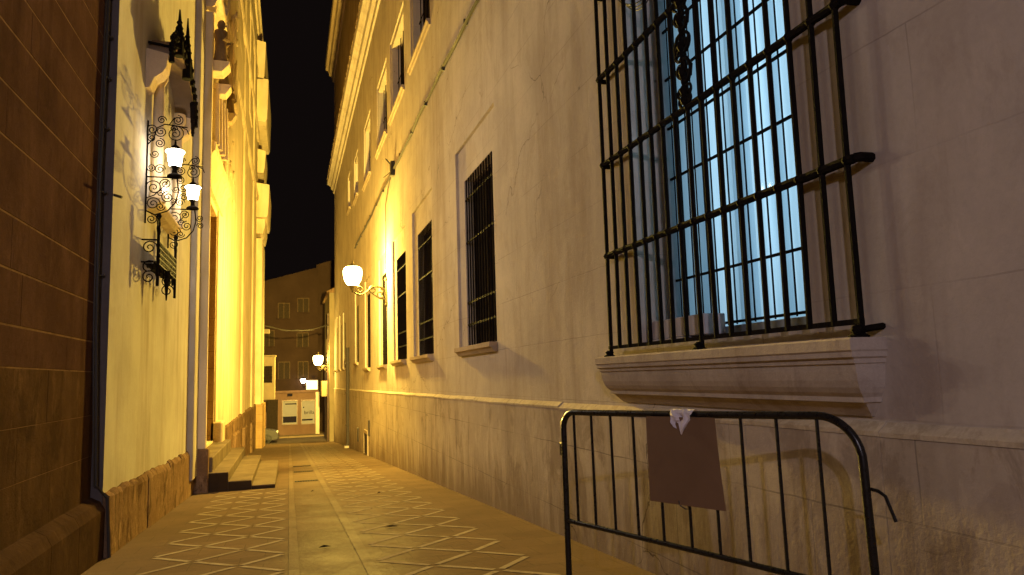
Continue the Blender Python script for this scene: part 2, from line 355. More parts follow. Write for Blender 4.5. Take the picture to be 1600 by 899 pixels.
while y < 52.2:
    P.append((2.51+random.uniform(-.015,.015), y, 15.36+random.uniform(-.015,.015))); rr.append(random.uniform(.045,.095)); y += random.uniform(.07,.13)
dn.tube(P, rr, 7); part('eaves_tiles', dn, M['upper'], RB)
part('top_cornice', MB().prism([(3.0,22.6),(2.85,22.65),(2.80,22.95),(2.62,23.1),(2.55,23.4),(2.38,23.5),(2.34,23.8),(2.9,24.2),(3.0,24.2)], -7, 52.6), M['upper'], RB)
# plinth with a weathered, chamfered top made of short stones
pl = MB(); lg = MB(); y = -7.0
def ptop(y): return 1.075 - .0043*max(y, 0)
while y < 52:
    L = random.uniform(.7, 1.5); e = min(y+L, 52.0); j = random.uniform(-.004,.004); t0, t1 = ptop(y)+j, ptop(e)+j+random.uniform(-.006,.006); cx = random.uniform(-.008,.008)
    f0 = [(2.97,-3.3),(2.895,-3.3),(2.895,t0-.07),(2.97,t0-.07)]; f1 = [(2.97,-3.3),(2.895,-3.3),(2.895,t1-.07),(2.97,t1-.07)]
    pl.prism(f0, y, e-.003, True, f1)
    g0 = [(2.97,t0-.068),(2.890,t0-.068),(2.888,t0-.045+cx*.5),(2.945,t0+.004),(2.97,t0+.004)]; g1 = [(2.97,t1-.068),(2.890,t1-.068),(2.888,t1-.045+cx*.5),(2.945,t1+.004),(2.97,t1+.004)]
    lg.prism(g0, y, e-.006, True, g1); y = e
part('plinth', pl, M['plinth'], RB); part('plinth_ledge', lg, M['ledge'], RB)

def small_window(y0, y1, z0, z1, bars, up=False):
    dp = .40 if up else .32
    w = part('window', MB().box(XR+dp-.06, XR+dp-.02, y0+.005, y1-.005, z0+.005, z1-.005), M['dark'], RB)
    fr = MB(); fw = .07
    for a, b, c, d in ((y0,y0+fw,z0,z1),(y1-fw,y1,z0,z1),(y0+fw,y1-fw,z1-fw,z1),(y0+fw,y1-fw,z0,z0+fw),((y0+y1)/2-.03,(y0+y1)/2+.03,z0+fw,z1-fw)): fr.box(XR+dp-.10, XR+dp-.065, a+.004, b-.004, c+.004, d-.004)
    part('frame', fr, M['wood'], w)
    if not up:
        gr = MB(); n = bars; xx = XR + .07
        for i in range(n): 
            yy = y0 + (y1-y0)*(i+.5)/n; gr.tube([(xx,yy,z0),(xx,yy,z1)], .013, 6)
        for t in (.13,.26,.62,.88): gr.box(xx-.006, xx+.006, y0, y1, z0+(z1-z0)*t-.018, z0+(z1-z0)*t+.018)
        part('grille', gr, M['iron'], w)
    else:
        gr = MB(); xx = XR + .2
        for i in range(5):
            yy = y0 + (y1-y0)*(i+.5)/5; gr.tube([(xx,yy,z0),(xx,yy,z1)], .013, 5)
        for t in (.1,.5): gr.box(xx-.006, xx+.006, y0, y1, z0+(z1-z0)*t-.018, z0+(z1-z0)*t+.018)
        part('grille', gr, M['iron'], w)
    sl = MB(); k = .13 if not up else .09
    sl.prism([(XR+.05,z0-.01),(XR-k,z0-.005),(XR-k,z0-.075),(XR-k+.03,z0-.085),(XR-k*.4,z0-.15),(XR+.05,z0-.15)], y0-.22, y1+.30)
    part('sill', sl, M['sill2'], w)
for i, w in enumerate(lowW): small_window(*w, 11 if i < 3 else 8)
for w in upW: small_window(*w, 5, True)

# the big lit window with its projecting grille
W = part('window', MB().box(3.325, 3.33, 3.5, 6.0, 1.62, 5.6), M['glass'], RB, 'tall lit window glowing pale blue behind curtains')
fr = MB()
for y in [3.78 + .118*i for i in range(19)]: fr.box(3.288, 3.298, y-.0045, y+.0045, 1.7, 5.6)
for z in (1.72, 2.15, 2.60, 3.07, 3.54, 4.0, 4.46, 4.92): fr.box(3.284, 3.302, 3.71, 5.92, z-.010, z+.010)
part('muntin', fr, M['iron'], W)
f2 = MB(); f2.box(3.26,3.32,5.85,5.925,1.60,5.6); f2.box(3.26,3.32,3.705,3.77,1.60,5.6); f2.box(3.26,3.32,3.77,5.85,1.60,1.69)
part('frame', f2, M['frame'], W)
cu = MB(); ny = 260
vs = []; fs = []; ph = 0
pts = []
for i in range(ny+1):
    y = 3.35 + 2.85*i/ny; ph += .31 + .16*math.sin(i*.13) + .10*math.sin(i*.047+1); pts.append((3.50 + .075*math.sin(ph) + .02*math.sin(ph*2.3), y))
for x, y in pts: vs += [(x, y, 1.55), (x+.004*math.sin(y*9), y, 3.5), (x, y, 5.7)]
for i in range(ny):
    for q in (0, 1): fs.append((3*i+q, 3*i+3+q, 3*i+4+q, 3*i+1+q))
cu.add(vs, fs); part('curtain', cu, M['curtain'], W, smooth=True)
rm = MB(); a = (3.34, 4.6, 3.2, 6.4, 1.5, 5.75)
x0, x1, y0, y1, z0, z1 = a
rm.quad((x1,y0,z0),(x1,y1,z0),(x1,y1,z1),(x1,y0,z1)); rm.quad((x0,y0,z0),(x1,y0,z0),(x1,y0,z1),(x0,y0,z1)); rm.quad((x0,y1,z0),(x1,y1,z0),(x1,y1,z1),(x0,y1,z1))
rm.quad((x0,y0,z0),(x1,y0,z0),(x1,y1,z0),(x0,y1,z0)); rm.quad((x0,y0,z1),(x1,y0,z1),(x1,y1,z1),(x0,y1,z1))
part('room', rm, M['roomwall'], W)
# moulded stone sill on its bracket
def mitred(prof, y0, y1, k=.8):
    mb = MB(); x0 = min(p[0] for p in prof); n = len(prof); vs = []; fs = []
    for x, z in prof:
        d = (x-x0)*k; vs += [(XR+.02, y0+d, z), (x, y0+d, z), (x, y1-d, z), (XR+.02, y1-d, z)]
    for i in range(n-1):
        for q in range(3): fs.append((4*i+q, 4*i+q+1, 4*i+q+5, 4*i+q+4))
    fs.append((0,1,2,3)); fs.append(tuple(4*(n-1)+q for q in (3,2,1,0))); return mb.add(vs, fs)
prof = [(2.73,1.501),(2.72,1.491),(2.72,1.438),(2.73,1.428),(2.73,1.402),(2.75,1.393),(2.752,1.37),(2.765,1.365),(2.768,1.33),(2.776,1.282),(2.79,1.245),(2.81,1.216),(2.83,1.198),(2.835,1.193),(2.835,1.167),(2.86,1.162),(2.93,1.09)]
part('sill', mitred(prof, 3.12, 6.42, .6), M['sill'], W)
part('inner_sill', MB().prism([(2.92,1.50),(3.33,1.62),(3.33,1.5)], 3.705, 5.925), M['sill2'], W)
G = part('window_grille', MB().box(2.852,2.868,3.17,6.40,1.572,1.602), M['iron'], RB, 'big projecting wrought iron grille with four rails')
GX = 2.86
ys = [3.19 + i*.1976 for i in range(17)]
for i, y in enumerate(ys):
    r0 = .0185; jx = random.uniform(-.003,.003)
    part('bar', MB().tube([(GX+jx,y+random.uniform(-.006,.006),1.51 if i in (0,8,16) else 1.575),(GX+jx*.5,y+jx*2,2.4),(GX-jx,y-jx*1.5,3.3),(GX+jx,y+jx,4.3),(GX,y,5.9)], r0, 8), M['iron'], G, smooth=True)
for z in (2.449, 3.325, 4.178, 5.036, 5.88):
    r_ = MB(); n = 26; P = []
    for i in range(n+1):
        y = 3.14 + 3.24*i/n; P.append((GX, y, z + random.uniform(-.003,.003)))
    r_.tube(P, .027, 7)
    r_.tube([(GX,3.14,z),(GX+.02,3.115,z),(GX+.11,3.11,z)], .027, 7); r_.tube([(GX,6.38,z),(GX+.02,6.40,z),(GX+.11,6.40,z)], .024, 7)
    for y in ys: r_.ball((GX,y,z), .034, 8, .9)
    part('rail', r_, M['iron'], G)
for y in (3.19, 4.77, 6.35):
    ft = MB().lathe([(.05,0),(.055,.012),(.03,.025),(.04,.045),(.02,.06)], (GX-.02,y,1.50), 12)
    if y < 3.5: ft.tube([(GX-.02,3.19,1.54),(GX+.03,3.15,1.55),(2.97,3.13,1.56)], .018, 6); ft.ball((GX-.05,3.17,1.54), .03, 8)
    part('foot', ft, M['iron'], G)
# ornamental scrollwork twined round a middle bar
orn = MB(); yb = ys[8]+.0; yb = ys[8]; Yv = (0,1,0); Zv = (0,0,1); xo = GX-.018
for k, z in enumerate((3.595, 3.80, 4.01)):
    d = 1 if k % 2 == 0 else -1
    orn.scroll((xo, yb+d*.035, z+.03), Yv, Zv, .085, .022, 1.35, PI/2*d, .014, 6, 16, d)
    orn.scroll((xo, yb-d*.04, z-.05), Yv, Zv, .07, .02, 1.3, -PI/2*d, .014, 6, 16, d)
    orn.tube([(xo,yb+d*.035,z+.115),(xo,yb-d*.06,z+.09),(xo,yb-d*.11,z+.02),(xo,yb-d*.09,z-.06)], .015, 6)
    orn.ball((xo-.005,yb,z), .036, 8, 1.3)
for z, q in ((3.38,.037),(3.45,.047),(4.16,.053),(4.23,.053)):
    for d in (1,-1): orn.scroll((xo, yb+d*.055, z), Yv, Zv, q, .012, 1.2, -PI/2, .012, 5, 12, d)
    orn.ball((xo,yb,z), .04, 8, 1.2)
for d in (1,-1): orn.scroll((xo, yb+d*.08, 4.30), Yv, Zv, .075, .02, 1.3, PI/2, .013, 5, 14, d)
orn.tube([(xo,yb,3.35),(xo,yb,4.4)], .021, 6)
part('scroll_ornament', orn, M['iron'], G, smooth=True)
# coil of cable hanging inside the grille
cb = MB()
for k in range(3):
    P = [];
    for i in range(15):
        t = i/14; y = 5.96 - 1.0*t; P.append((GX+.05+.01*k, y, 4.80 - (.26+.05*k)*math.sin(PI*t)**.8 + .06*t + .02*k + .008*math.sin(9*t+k)))
    cb.tube(P, .006, 5)
single('hanging_cable', cb, M['cable'], 'thin black cables hanging in a loop inside the top of the big window grille', 'cable', (2.9,5.4,4.5))
bx = MB().bev(3.04, 3.23, 5.02, 5.88, 1.63, 1.79, .006); bx.bev(2.99,3.20,5.25,5.80,1.60,1.625,.004)
single('cardboard_box', bx, M['boxw'], 'low grey cardboard box lying on the ledge of the lit window', 'box', (3.13,5.45,1.6))

# downpipe and cellar hatch on the right wall
pp = thing('downpipe', 'dark drainpipe running down the far part of the cream right wall', 'drainpipe', (2.84,38.6,S(38.6)), 'drainpipes on the house fronts')
part('pipe', MB().tube([(2.83,38.6,3.0),(2.83,38.6,S(38.6)+.25),(2.76,38.6,S(38.6)+.1)], .085, 10), M['pipe'], pp, smooth=True)
for z in (2.2,.7,-.9): part('bracket', MB().box(2.72,2.93,38.49,38.71,z,z+.05), M['pipe'], pp)
part('shoe', MB().bev(2.65,2.88,38.45,38.75,S(38.6),S(38.6)+.12,.02), M['sill'], pp)
hd = thing('cellar_hatch', 'small dark cellar hatch at the foot of the right wall', 'hatch', (2.9,29.9,S(29.9)))
part('door', MB().box(2.87,2.898,29.2,30.5,S(29.9)+.06,-.72), M['wood'], hd)
f3 = MB(); f3.box(2.85,2.90,30.5,30.62,S(30)+.02,-.66); f3.box(2.85,2.90,29.08,29.2,S(30)+.05,-.66); f3.box(2.845,2.90,29.06,30.64,-.72,-.60); part('frame', f3, M['sill2'], hd)
for yy, za, zb, t in ((28.6,-.75,-.15,'right'),(33.3,-1.3,-.7,'left')):
    c = MB().bev(2.84,2.90,yy-.13,yy+.13,za,zb,.02); o = single('meter_box', c, M['pipe'], 'narrow dark meter box on the plinth just to the %s of the cellar hatch' % t, 'meter box', (2.88,yy,za), 'meter boxes by the hatch')

# overhead cable clipped along the right wall
cw = MB(); P = []
for i in range(46):
    t = i/45; y = 5 + 30*t; sag = .05*math.sin(t*PI*7)
    P.append((2.915+.012*math.sin(i*1.7), y, 7.53 + sag*.6 - .03))
cw.tube(P, .026, 5)
P2 = [(p[0]-.025, p[1], p[2]+.025*math.sin(i*1.1)) for i, p in enumerate(P)]; cw.tube(P2, .013, 5)
CW = thing('wall_cable', 'twisted dark cable clipped along the upper right wall', 'cable', (2.92,20,7.5))
part('cable', cw, M['cable'], CW)
dr = MB(); dr.tube([(2.91,21.6,7.55),(2.91,22.6,7.3),(2.91,23.3,6.9),(2.91,23.35,5.9),(2.91,23.4,4.8)], .014, 5); part('drop_cable', dr, M['cable'], CW)
bx = MB().bev(2.82,2.94,21.35,21.6,7.3,7.75,.02); bx.tube([(2.88,21.45,7.6),(2.7,21.55,7.85)], .02, 5); bx.tube([(2.9,21.8,7.55),(2.72,22.2,7.45)], .015, 5); part('junction_box', bx, M['cable'], CW)
for y in range(6, 35, 2): part('clip', MB().box(2.88,2.955,y-.02,y+.02,7.46,7.56), M['cable'], CW)

# ------------------------------------------------------------------ lamps
def falloff_light(name, kind, loc, energy, color, radius, mode='Linear', parent=None):
    l = bpy.data.lights.new(name, kind); l.energy = energy; l.color = color
    if kind == 'POINT': l.shadow_soft_size = radius
    if mode:
        l.use_nodes = True; nt = l.node_tree; em = nt.nodes['Emission']; fo = nt.nodes.new('ShaderNodeLightFalloff'); fo.inputs['Strength'].default_value = 1; fo.inputs['Smooth'].default_value = .1
        if isinstance(mode, tuple):      # soft compression of the range, as the phone's night mode does: a/d + b + c/d^2
            ma = nt.nodes.new('ShaderNodeMath'); ma.operation = 'MULTIPLY_ADD'; mb2 = nt.nodes.new('ShaderNodeMath'); mb2.operation = 'MULTIPLY'
            nt.links.new(fo.outputs['Linear'], ma.inputs[0]); ma.inputs[1].default_value = mode[0]
            nt.links.new(fo.outputs['Constant'], mb2.inputs[0]); mb2.inputs[1].default_value = mode[1]
            mq = nt.nodes.new('ShaderNodeMath'); mq.operation = 'MULTIPLY_ADD'; nt.links.new(fo.outputs['Quadratic'], mq.inputs[0]); mq.inputs[1].default_value = mode[2]
            nt.links.new(mb2.outputs[0], mq.inputs[2]); nt.links.new(mq.outputs[0], ma.inputs[2]); nt.links.new(ma.outputs[0], em.inputs['Strength'])
        else: nt.links.new(fo.outputs[mode], em.inputs['Strength'])
    o = bpy.data.objects.new(name, l); COL.objects.link(o); o.location = loc; return o
SOD = (1, .67, .11)
def street_lantern(label, wx, y, gx, gz, sc, glass, group):
    """wall bracket lantern: scroll arm from the wall at wx out to the globe at gx, globe centre gz"""
    t = thing('wall_lantern', label, 'street lamp', (wx, y, gz-.35), group)
    dr = 1 if gx > wx else -1; L = abs(gx-wx); U = (dr,0,0); Z = (0,0,1); sc = sc*1.08
    fx = lambda u: wx + dr*u
    arm = MB(); zb = gz - .46*sc
    P = []
    for i in range(21):
        u = i/20; P.append((fx(L*u), y, zb + .10*sc*math.sin(PI*1.0*u*1.0)*(1-u)*2.2 - .16*sc*math.sin(PI*max(0,(u-.45)/.55))*(.9)+ (.02)))
    arm.tube(P, .028*sc, 7)
    arm.scroll((fx(L*.80), y, zb+.04*sc), U, Z, .15*sc, .03, 1.3, -PI/2, .022*sc, 6, 16, 1)
    arm.scroll((fx(L*.42), y, zb+.05*sc), U, Z, .12*sc, .03, 1.3, PI/2, .02*sc, 6, 16, -1)
    arm.scroll((fx(L*.20), y, zb-.08*sc), U, Z, .15*sc, .03, 1.4, PI/2, .02*sc, 6, 16, 1)
    arm.tube([(fx(.02),y,zb-.22*sc),(fx(L*.2),y,zb-.22*sc),(fx(L*.45),y,zb-.05*sc)], .02*sc, 6)
    part('bracket', arm, M['iron2'], t, smooth=True)
    pl_ = MB(); pl_.bev(wx, fx(.05), y-.08*sc, y+.08*sc, zb-.34*sc, zb+.32*sc, .012); pl_.ball((fx(.03),y,zb+.36*sc), .06*sc, 10); pl_.ball((fx(.03),y,zb-.38*sc), .05*sc, 10)
    part('wall_plate', pl_, M['iron2'], t)
    part('holder', MB().lathe([(.03,-.50),(.06,-.47),(.035,-.43),(.05,-.38),(.11,-.33),(.13,-.29)], (gx,y,gz), 16) if sc > 9 else MB().lathe([(.03*sc,-.5*sc),(.06*sc,-.44*sc),(.11*sc,-.33*sc),(.13*sc,-.29*sc)], (gx,y,gz), 14), M['iron2'], t, smooth=True)
    part('globe', MB().lathe([(.10*sc,-.30*sc),(.17*sc,-.25*sc),(.235*sc,-.14*sc),(.265*sc,.0),(.275*sc,.12*sc),(.255*sc,.2*sc),(.2*sc,.25*sc),(.05*sc,.27*sc)], (gx,y,gz), 24), glass, t, smooth=True)
    part('cap', MB().lathe([(.20*sc,.255*sc),(.12*sc,.30*sc),(.05*sc,.33*sc),(.03*sc,.40*sc),(.035*sc,.43*sc),(.005,.46*sc)], (gx,y,gz), 16), M['iron2'], t, smooth=True)
    return t
street_lantern('nearest yellow glowing street lantern on a scroll bracket on the cream right wall', XR, 23.45, 1.88, 4.60, 1.0, M['sodium'], 'street lanterns on wall brackets')
falloff_light('sodium_lamp', 'POINT', (2.04,23.45,4.62), 1, SOD, .16, (120, 94, 2900))
street_lantern('farther yellow street lantern at the end of the alley, on the pale house', 2.62, 53.2, 1.90, 2.80, 1.15, M['sodium'], 'street lanterns on wall brackets')
falloff_light('sodium_lamp', 'POINT', (1.90,53.2,2.82), 1, SOD, .16, (200, 12, 2600))

# ------------------------------------------------------------------ left: brown ashlar building
BB = thing('ashlar_building', 'dark brown ashlar stone building nearest on the left', 'building', (-2.1, 1, S(1)))
part('wall', MB().wall(-2.0735, -8, 9.28, -1, 16).quad((-2.0735,9.28,-1),(-8,9.28,-1),(-8,9.28,16),(-2.0735,9.28,16)), M['mortar'], BB)
zs = [.02,.62,1.06,1.53,1.86,2.29,2.705,3.27,3.67,4.12,4.50]
while zs[-1] < 15.5: zs.append(zs[-1] + random.choice((.40,.43,.46,.50)))
blk = MB(); low = MB()
for i, (a, b) in enumerate(zip(zs, zs[1:])):
    y = -8 + random.uniform(0,1); gp = .009 if a > 1.4 else .002
    blk.bev(-2.2, -2.07, -8.6, y-.0012, a+gp, b-gp, .0015)
    while y < 9.25:
        e = min(y + random.uniform(1.0, 2.6), 9.28)
        if 9.28 - e < .5: e = 9.28
        (blk if a > 1.4 else low).bev(-2.2, -2.07+random.uniform(-.001,.001), y+.0012, e-.0012, a+gp+random.uniform(-.002,.002), b-gp, .0015); y = e
part('ashlar_facing', blk, M['brown'], BB); part('lower_facing', low, M['brownlow'], BB)
bp = MB(); y = -8
while y < 9.3:
    e = min(y + random.uniform(.8,1.5), 9.34); t = .15 - .052*0
    bp.prism([(-2.2,-1.2),(-1.93,-1.2),(-1.925,.03),(-1.97,.12),(-2.06,.17),(-2.2,.17)], y, e-.006); y = e
part('plinth', bp, M['brownlow'], BB)
cbt = MB(); P = [(-2.02,9.22,16),(-2.03,9.22,10),(-2.035,9.2,7),(-2.04,9.15,5.4),(-2.05,9.1,3.7),(-2.04,9.14,2),(-2.0,9.2,.3),(-1.9,9.27,.15),(-1.87,9.3,S(9.3))]
cbt.tube(P, .017, 6); cbt.tube([(p[0]-.02,p[1]-.03,p[2]) for p in P[:7]], .011, 5)
CB2 = thing('vertical_cable', 'thick dark cable running down the corner between brown and white walls', 'cable', (-2.03,9.25,S(9.25)))
part('cable', cbt, M['cable'], CB2)
for z in (2.6,3.55,4.3,4.9,5.4,5.9,6.6,7.4,8.2): part('clip', MB().tube([(-2.07,9.2,z),(-1.99,9.2,z+.01)], .014, 5).tube([(-2.03,9.12,z),(-2.03,9.28,z)], .012, 5), M['cable'], CB2)
st = MB().tube([(-1.95,9.32,3.56),(-1.86,9.30,3.53)], .016, 6); part('hook', st, M['cable'], CB2)

# ------------------------------------------------------------------ left: church
CH = thing('church', 'cream rendered church front with pilasters and carved baroque doorway, left of the alley', 'church', (-1.95, 26, S(26)))
XL = -1.95
part('white_wall', MB().wall(XL, 9.28, 17.05, -1.5, 23), M['white'], CH, 'white rendered wall bay')
part('wall_return', MB().box(-2.4,-1.952,9.282,9.33,-1.5,23), M['shaderet'], CH, 'edge strip of the white wall, coloured grey for its shade')
part('wall', MB().wall(XL, 17.05, 51, -3.4, 23, [(18.35,21.75,S(20)+.9,6.0,-.95)]), M['church'], CH)
part('end_wall', MB().quad((XL,51,-3.4),(-9,51,-3.4),(-9,51,23),(XL,51,23)), M['church'], CH)
dj = MB().box(-2.9,-1.951,21.72,21.749,S(20)+.9,5.99); dj.box(-2.9,-1.951,18.351,18.38,S(20)+.9,5.99); dj.box(-2.9,-1.951,18.38,21.72,5.96,5.99); part('door_jamb', dj, M['jamb'], CH)
dd = MB()
for a, b in ((18.39,20.03),(20.05,21.71)):
    dd.box(-2.82,-2.76,a,b,S(20)+.9,5.9)
    for z in (.2,1.6,3.0,4.4): dd.bev(-2.765,-2.72,a+.2,b-.2,z,z+1.1,.03)
part('door', dd, M['wood'], CH)
part('pilaster', MB().bev(XL-.1,-1.835,16.3,17.08,S(16.3)+.3,22,.02), M['white'], CH)
part('pilaster', MB().bev(XL-.1,-1.68,17.085,17.26,-.15,9.7,.012), M['church'], CH)
pb = MB().bev(XL-.1,-1.62,17.03,17.30,S(17)-.1,.02,.02); part('pilaster_base', pb, M['rough'], CH)
pi3 = MB(); pi3.bev(XL-.1,-1.90,21.8,24.0,-.2,12,.015); part('pilaster', pi3, M['church'], CH)
for a, b, x, z in ((24.15,31.0,-1.895,15),(33.0,35.2,-1.87,20),(41.5,43.5,-1.87,20)): part('pilaster', MB().bev(XL-.1,x,a,b,.0,z,.03), M['church'], CH)
part('pilaster_base', MB().bev(XL-.1,-1.72,21.72,22.6,-.75,.35,.04), M['carved'], CH)
# rough stone plinth
def rough_plinth(y0, y1, xf, ztop, tilt):
    mb = MB(); y = y0
    while y < y1 - .05:
        e = min(y + random.uniform(.7,1.4), y1)
        if y1 - e < .3: e = y1
        t0, t1 = ztop(y) + random.uniform(-.02,.02), ztop(e) + random.uniform(-.02,.02); x = xf + random.uniform(-.006,.008); c = random.uniform(.05,.11); n = 6; vs = []; fs = []
        for i in range(n+1):                                       # worn stones: flat face, ragged weathered top edge
            yy = y + (e-.004-y)*i/n; t = t0 + (t1-t0)*i/n + random.uniform(-.014,.014); q = .008 if i in (0, n) else 0
            vs += [(XL-.01,yy,-3.2),(x-q,yy,-3.2),(x-q,yy,t-c+random.uniform(-.02,.02)),(x-.02-q,yy,t-c*.45),(XL+.02,yy,t),(XL-.01,yy,t)]
        for i in range(n):
            for j in range(6): fs.append((6*i+j, 6*i+(j+1)%6, 6*i+6+(j+1)%6, 6*i+6+j))
        fs += [tuple(range(6)), tuple(6*n+j for j in range(6))[::-1]]
        mb.add(vs, fs); y = e
    return mb
part('plinth', rough_plinth(9.3, 17.06, -1.885, lambda y: .20-.022*(y-9.3), 0), M['rough'], CH, 'worn brown stone base course')
part('plinth', rough_plinth(22.6, 48.0, -1.84, lambda y: .12, 0), M['rough'], CH)
bl = MB()
for a in (27.5, 33.0, 39.5): bl.bev(-1.95,-1.74,a,a+2.2,S(a)-.2,-.35-.02*(a-27),.05)
part('plinth_block', bl, M['rough'], CH)
# corner pier with stacked cornices at the far end
cp = MB(); cp.box(XL-.1,-1.60,46.5,51.2,-3.2,10); part('corner_pier', cp, M['church'], CH)
part('pier_base', MB().bev(XL-.1,-1.47,45.8,51.4,-3.2,.1,.03), M['jamb'], CH)
co = MB()
for x, y0, y1, z0, z1 in ((-1.22,46,51.2,11.2,13.2),(-1.45,46.5,51.1,10.3,11.2),(-1.48,47,51.1,14.2,15.6),(-1.28,44.5,51.2,16.6,19.2),(-1.45,44.5,51.1,19.2,21.5)):
    co.prism([(XL,z0),(x-.12,z0),(x-.06,z0+.25),(x,z1-.35),(x,z1),(XL,z1+.1)], y0, y1)
part('cornice', co, M['church'], CH)
tc = MB().prism([(XL-.1,22.3),(-1.86,22.35),(-1.80,22.7),(-1.70,22.8),(-1.70,23.0),(XL-.1,23.2)], 9.3, 51.3); part('cornice', tc, M['church'], CH)
# carved portal above the door
part('entablature', MB().prism([(XL,6.15),(-1.86,6.15),(-1.84,6.4),(-1.78,6.45),(-1.72,6.7),(-1.66,6.75),(-1.66,6.95),(XL,7.05)], 17.9, 22.5), M['carved'], CH)
part('entablature', MB().prism([(XL,9.75),(-1.66,9.8),(-1.6,9.95),(-1.52,10.0),(-1.52,10.2),(XL,10.25)], 17.0, 18.7), M['carved'], CH)
for k in range(4): part('portal_column', MB().tube([(-1.70+.035*k,18.38+.42*k,7.0),(-1.72+.03*k,18.38+.42*k,8.35)], .085, 10), M['carved'], CH, smooth=True)
for a in (18.3,19.6): part('capital', MB().bev(XL,-1.62,a,a+.55,8.35,8.52,.03), M['carved'], CH)
for a, z in ((20.6,7.0),(22.0,7.2)):
    part('portal_column', MB().tube([(-1.84,a,z),(-1.84,a,z+1.5)], .12, 10), M['carved'], CH, smooth=True); part('capital', MB().bev(XL,-1.70,a-.2,a+.2,z+1.5,z+1.66,.03), M['carved'], CH)
nl = 0
while nl < 60:
    y = random.uniform(18.6,27.5); z = random.uniform(7.2, 14.2)
    if z > 9 + (y-18)*.75: continue
    r_ = random.uniform(.06,.2); nl += 1
    rl = MB().ball((XL+.01, y, z), r_, 10, random.uniform(.6,2.2), random.uniform(.6,1.1), 1)
    if nl % 3 == 0: rl = MB().scroll((XL+.06,y,z), (0,1,0), (0,0,1), r_*1.6, .05, 1.4, random.uniform(0,6), .06, 7, 12, random.choice((1,-1)))
    part('carved_boss' if nl % 3 else 'carved_scroll', rl, M['carved'], CH, smooth=True)
for k in range(9):
    y = 19.4 + k*.95; z = 9.8 + k*.55; part('carved_scroll', MB().scroll((XL+.05,y,z), (0,1,0), (0,0,1), .34, .07, 1.5, PI/2, .085, 7, 14, -1 if k % 2 else 1), M['carved'], CH, smooth=True)
for y, z in ((24.6,10.6),(26.4,10.8)):
    rl = MB().prism([(XL,z),(XL+.16,z),(XL+.2,z+.15),(XL+.2,z+.3),(XL,z+.35)], y-.55, y+.55); rl.tube([(XL+.05,y-.5,z+.3),(XL+.08,y-.48,z+1.1),(XL+.08,y-.3,z+1.5),(XL+.08,y,z+1.68),(XL+.08,y+.3,z+1.5),(XL+.08,y+.48,z+1.1),(XL+.05,y+.5,z+.3)], .09, 7)
    part('niche_moulding', rl, M['carved'], CH, smooth=True)
    part('niche', MB().prism([(XL-.01,z+.35),(XL+.012,z+.35),(XL+.012,z+1.55),(XL-.01,z+1.55)], y-.36, y+.36), M['statue'], CH)
wf = MB()
for y, z in ((28.5,14.5),(37,14.5)): wf.prism([(XL,z),(XL+.06,z),(XL+.06,z+5),(XL,z+5)], y, y+2.4)
part('blind_panel', wf, M['church'], CH)
mo = MB()
for z, x in ((12.2,-1.82),(16.0,-1.80),(19.3,-1.84)): mo.prism([(XL-.05,z),(x-.05,z),(x,z+.12),(x,z+.26),(XL-.05,z+.32)], 22.5, 46.6)
part('string_course', mo, M['church'], CH)
def statue(x, y, z, h, label, n=1):
    t = thing('stone_figure', label, 'statue', (x,y,z), 'stone figures above the church doorway')
    b = MB(); s_ = h
    b.lathe([(.17*s_,0),(.19*s_,.05*s_),(.15*s_,.3*s_),(.14*s_,.5*s_),(.19*s_,.66*s_),(.17*s_,.74*s_),(.06*s_,.79*s_),(.055*s_,.83*s_)], (x,y,z), 14, .8, 1)
    b.ball((x+.01,y,z+.90*s_), .095*s_, 12, 1.2, .95, .85); b.ball((x+.10*s_,y,z+.885*s_), .025*s_, 6)
    for d in (1,-1): b.tube([(x,y+d*.18*s_,z+.68*s_),(x+.08*s_,y+d*.21*s_,z+.5*s_),(x+.17*s_,y+d*.06*s_,z+.52*s_)], [.06*s_,.05*s_,.035*s_], 8)
    part('body', b, M['statue'], t, smooth=True)
    part('pedestal', MB().prism([(x-.3*s_,z-.25),(x+.05,z-.25),(x+.16*s_,z-.12),(x+.2*s_,z-.06),(x+.2*s_,z),(x-.3*s_,z)], y-.22*s_, y+.22*s_), M['carved'], t)
statue(-1.55,17.45,8.62,1.05,'carved stone figure highest and nearest, under the small cornice of the church portal')
statue(-1.56,18.55,8.52,.85,'carved stone figure at the middle of the three above the church door')
statue(-1.66,21.9,9.0,.82,'carved stone figure farthest along the church portal')
# steps up to the church door
STP = thing('church_steps', 'worn stone steps with dark ends leading up to the church door', 'steps', (-1.1,20,S(20)))
for x, z, y1 in ((-.28,-.815,22.4),(-.76,-.70,23.0),(-1.23,-.505,23.6)):
    xi = {-.28:-.762,-.76:-1.232,-1.23:-1.98}[x]
    part('step', MB().bev(xi, x, 17.2, y1, -1.6, z, .012), M['step'], STP)
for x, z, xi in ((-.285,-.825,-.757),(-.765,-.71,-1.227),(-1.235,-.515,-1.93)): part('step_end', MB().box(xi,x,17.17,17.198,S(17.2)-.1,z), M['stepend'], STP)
part('landing', MB().bev(-2.9,-1.56,17.35,22.6,-.6,-.19,.02), M['step'], STP)

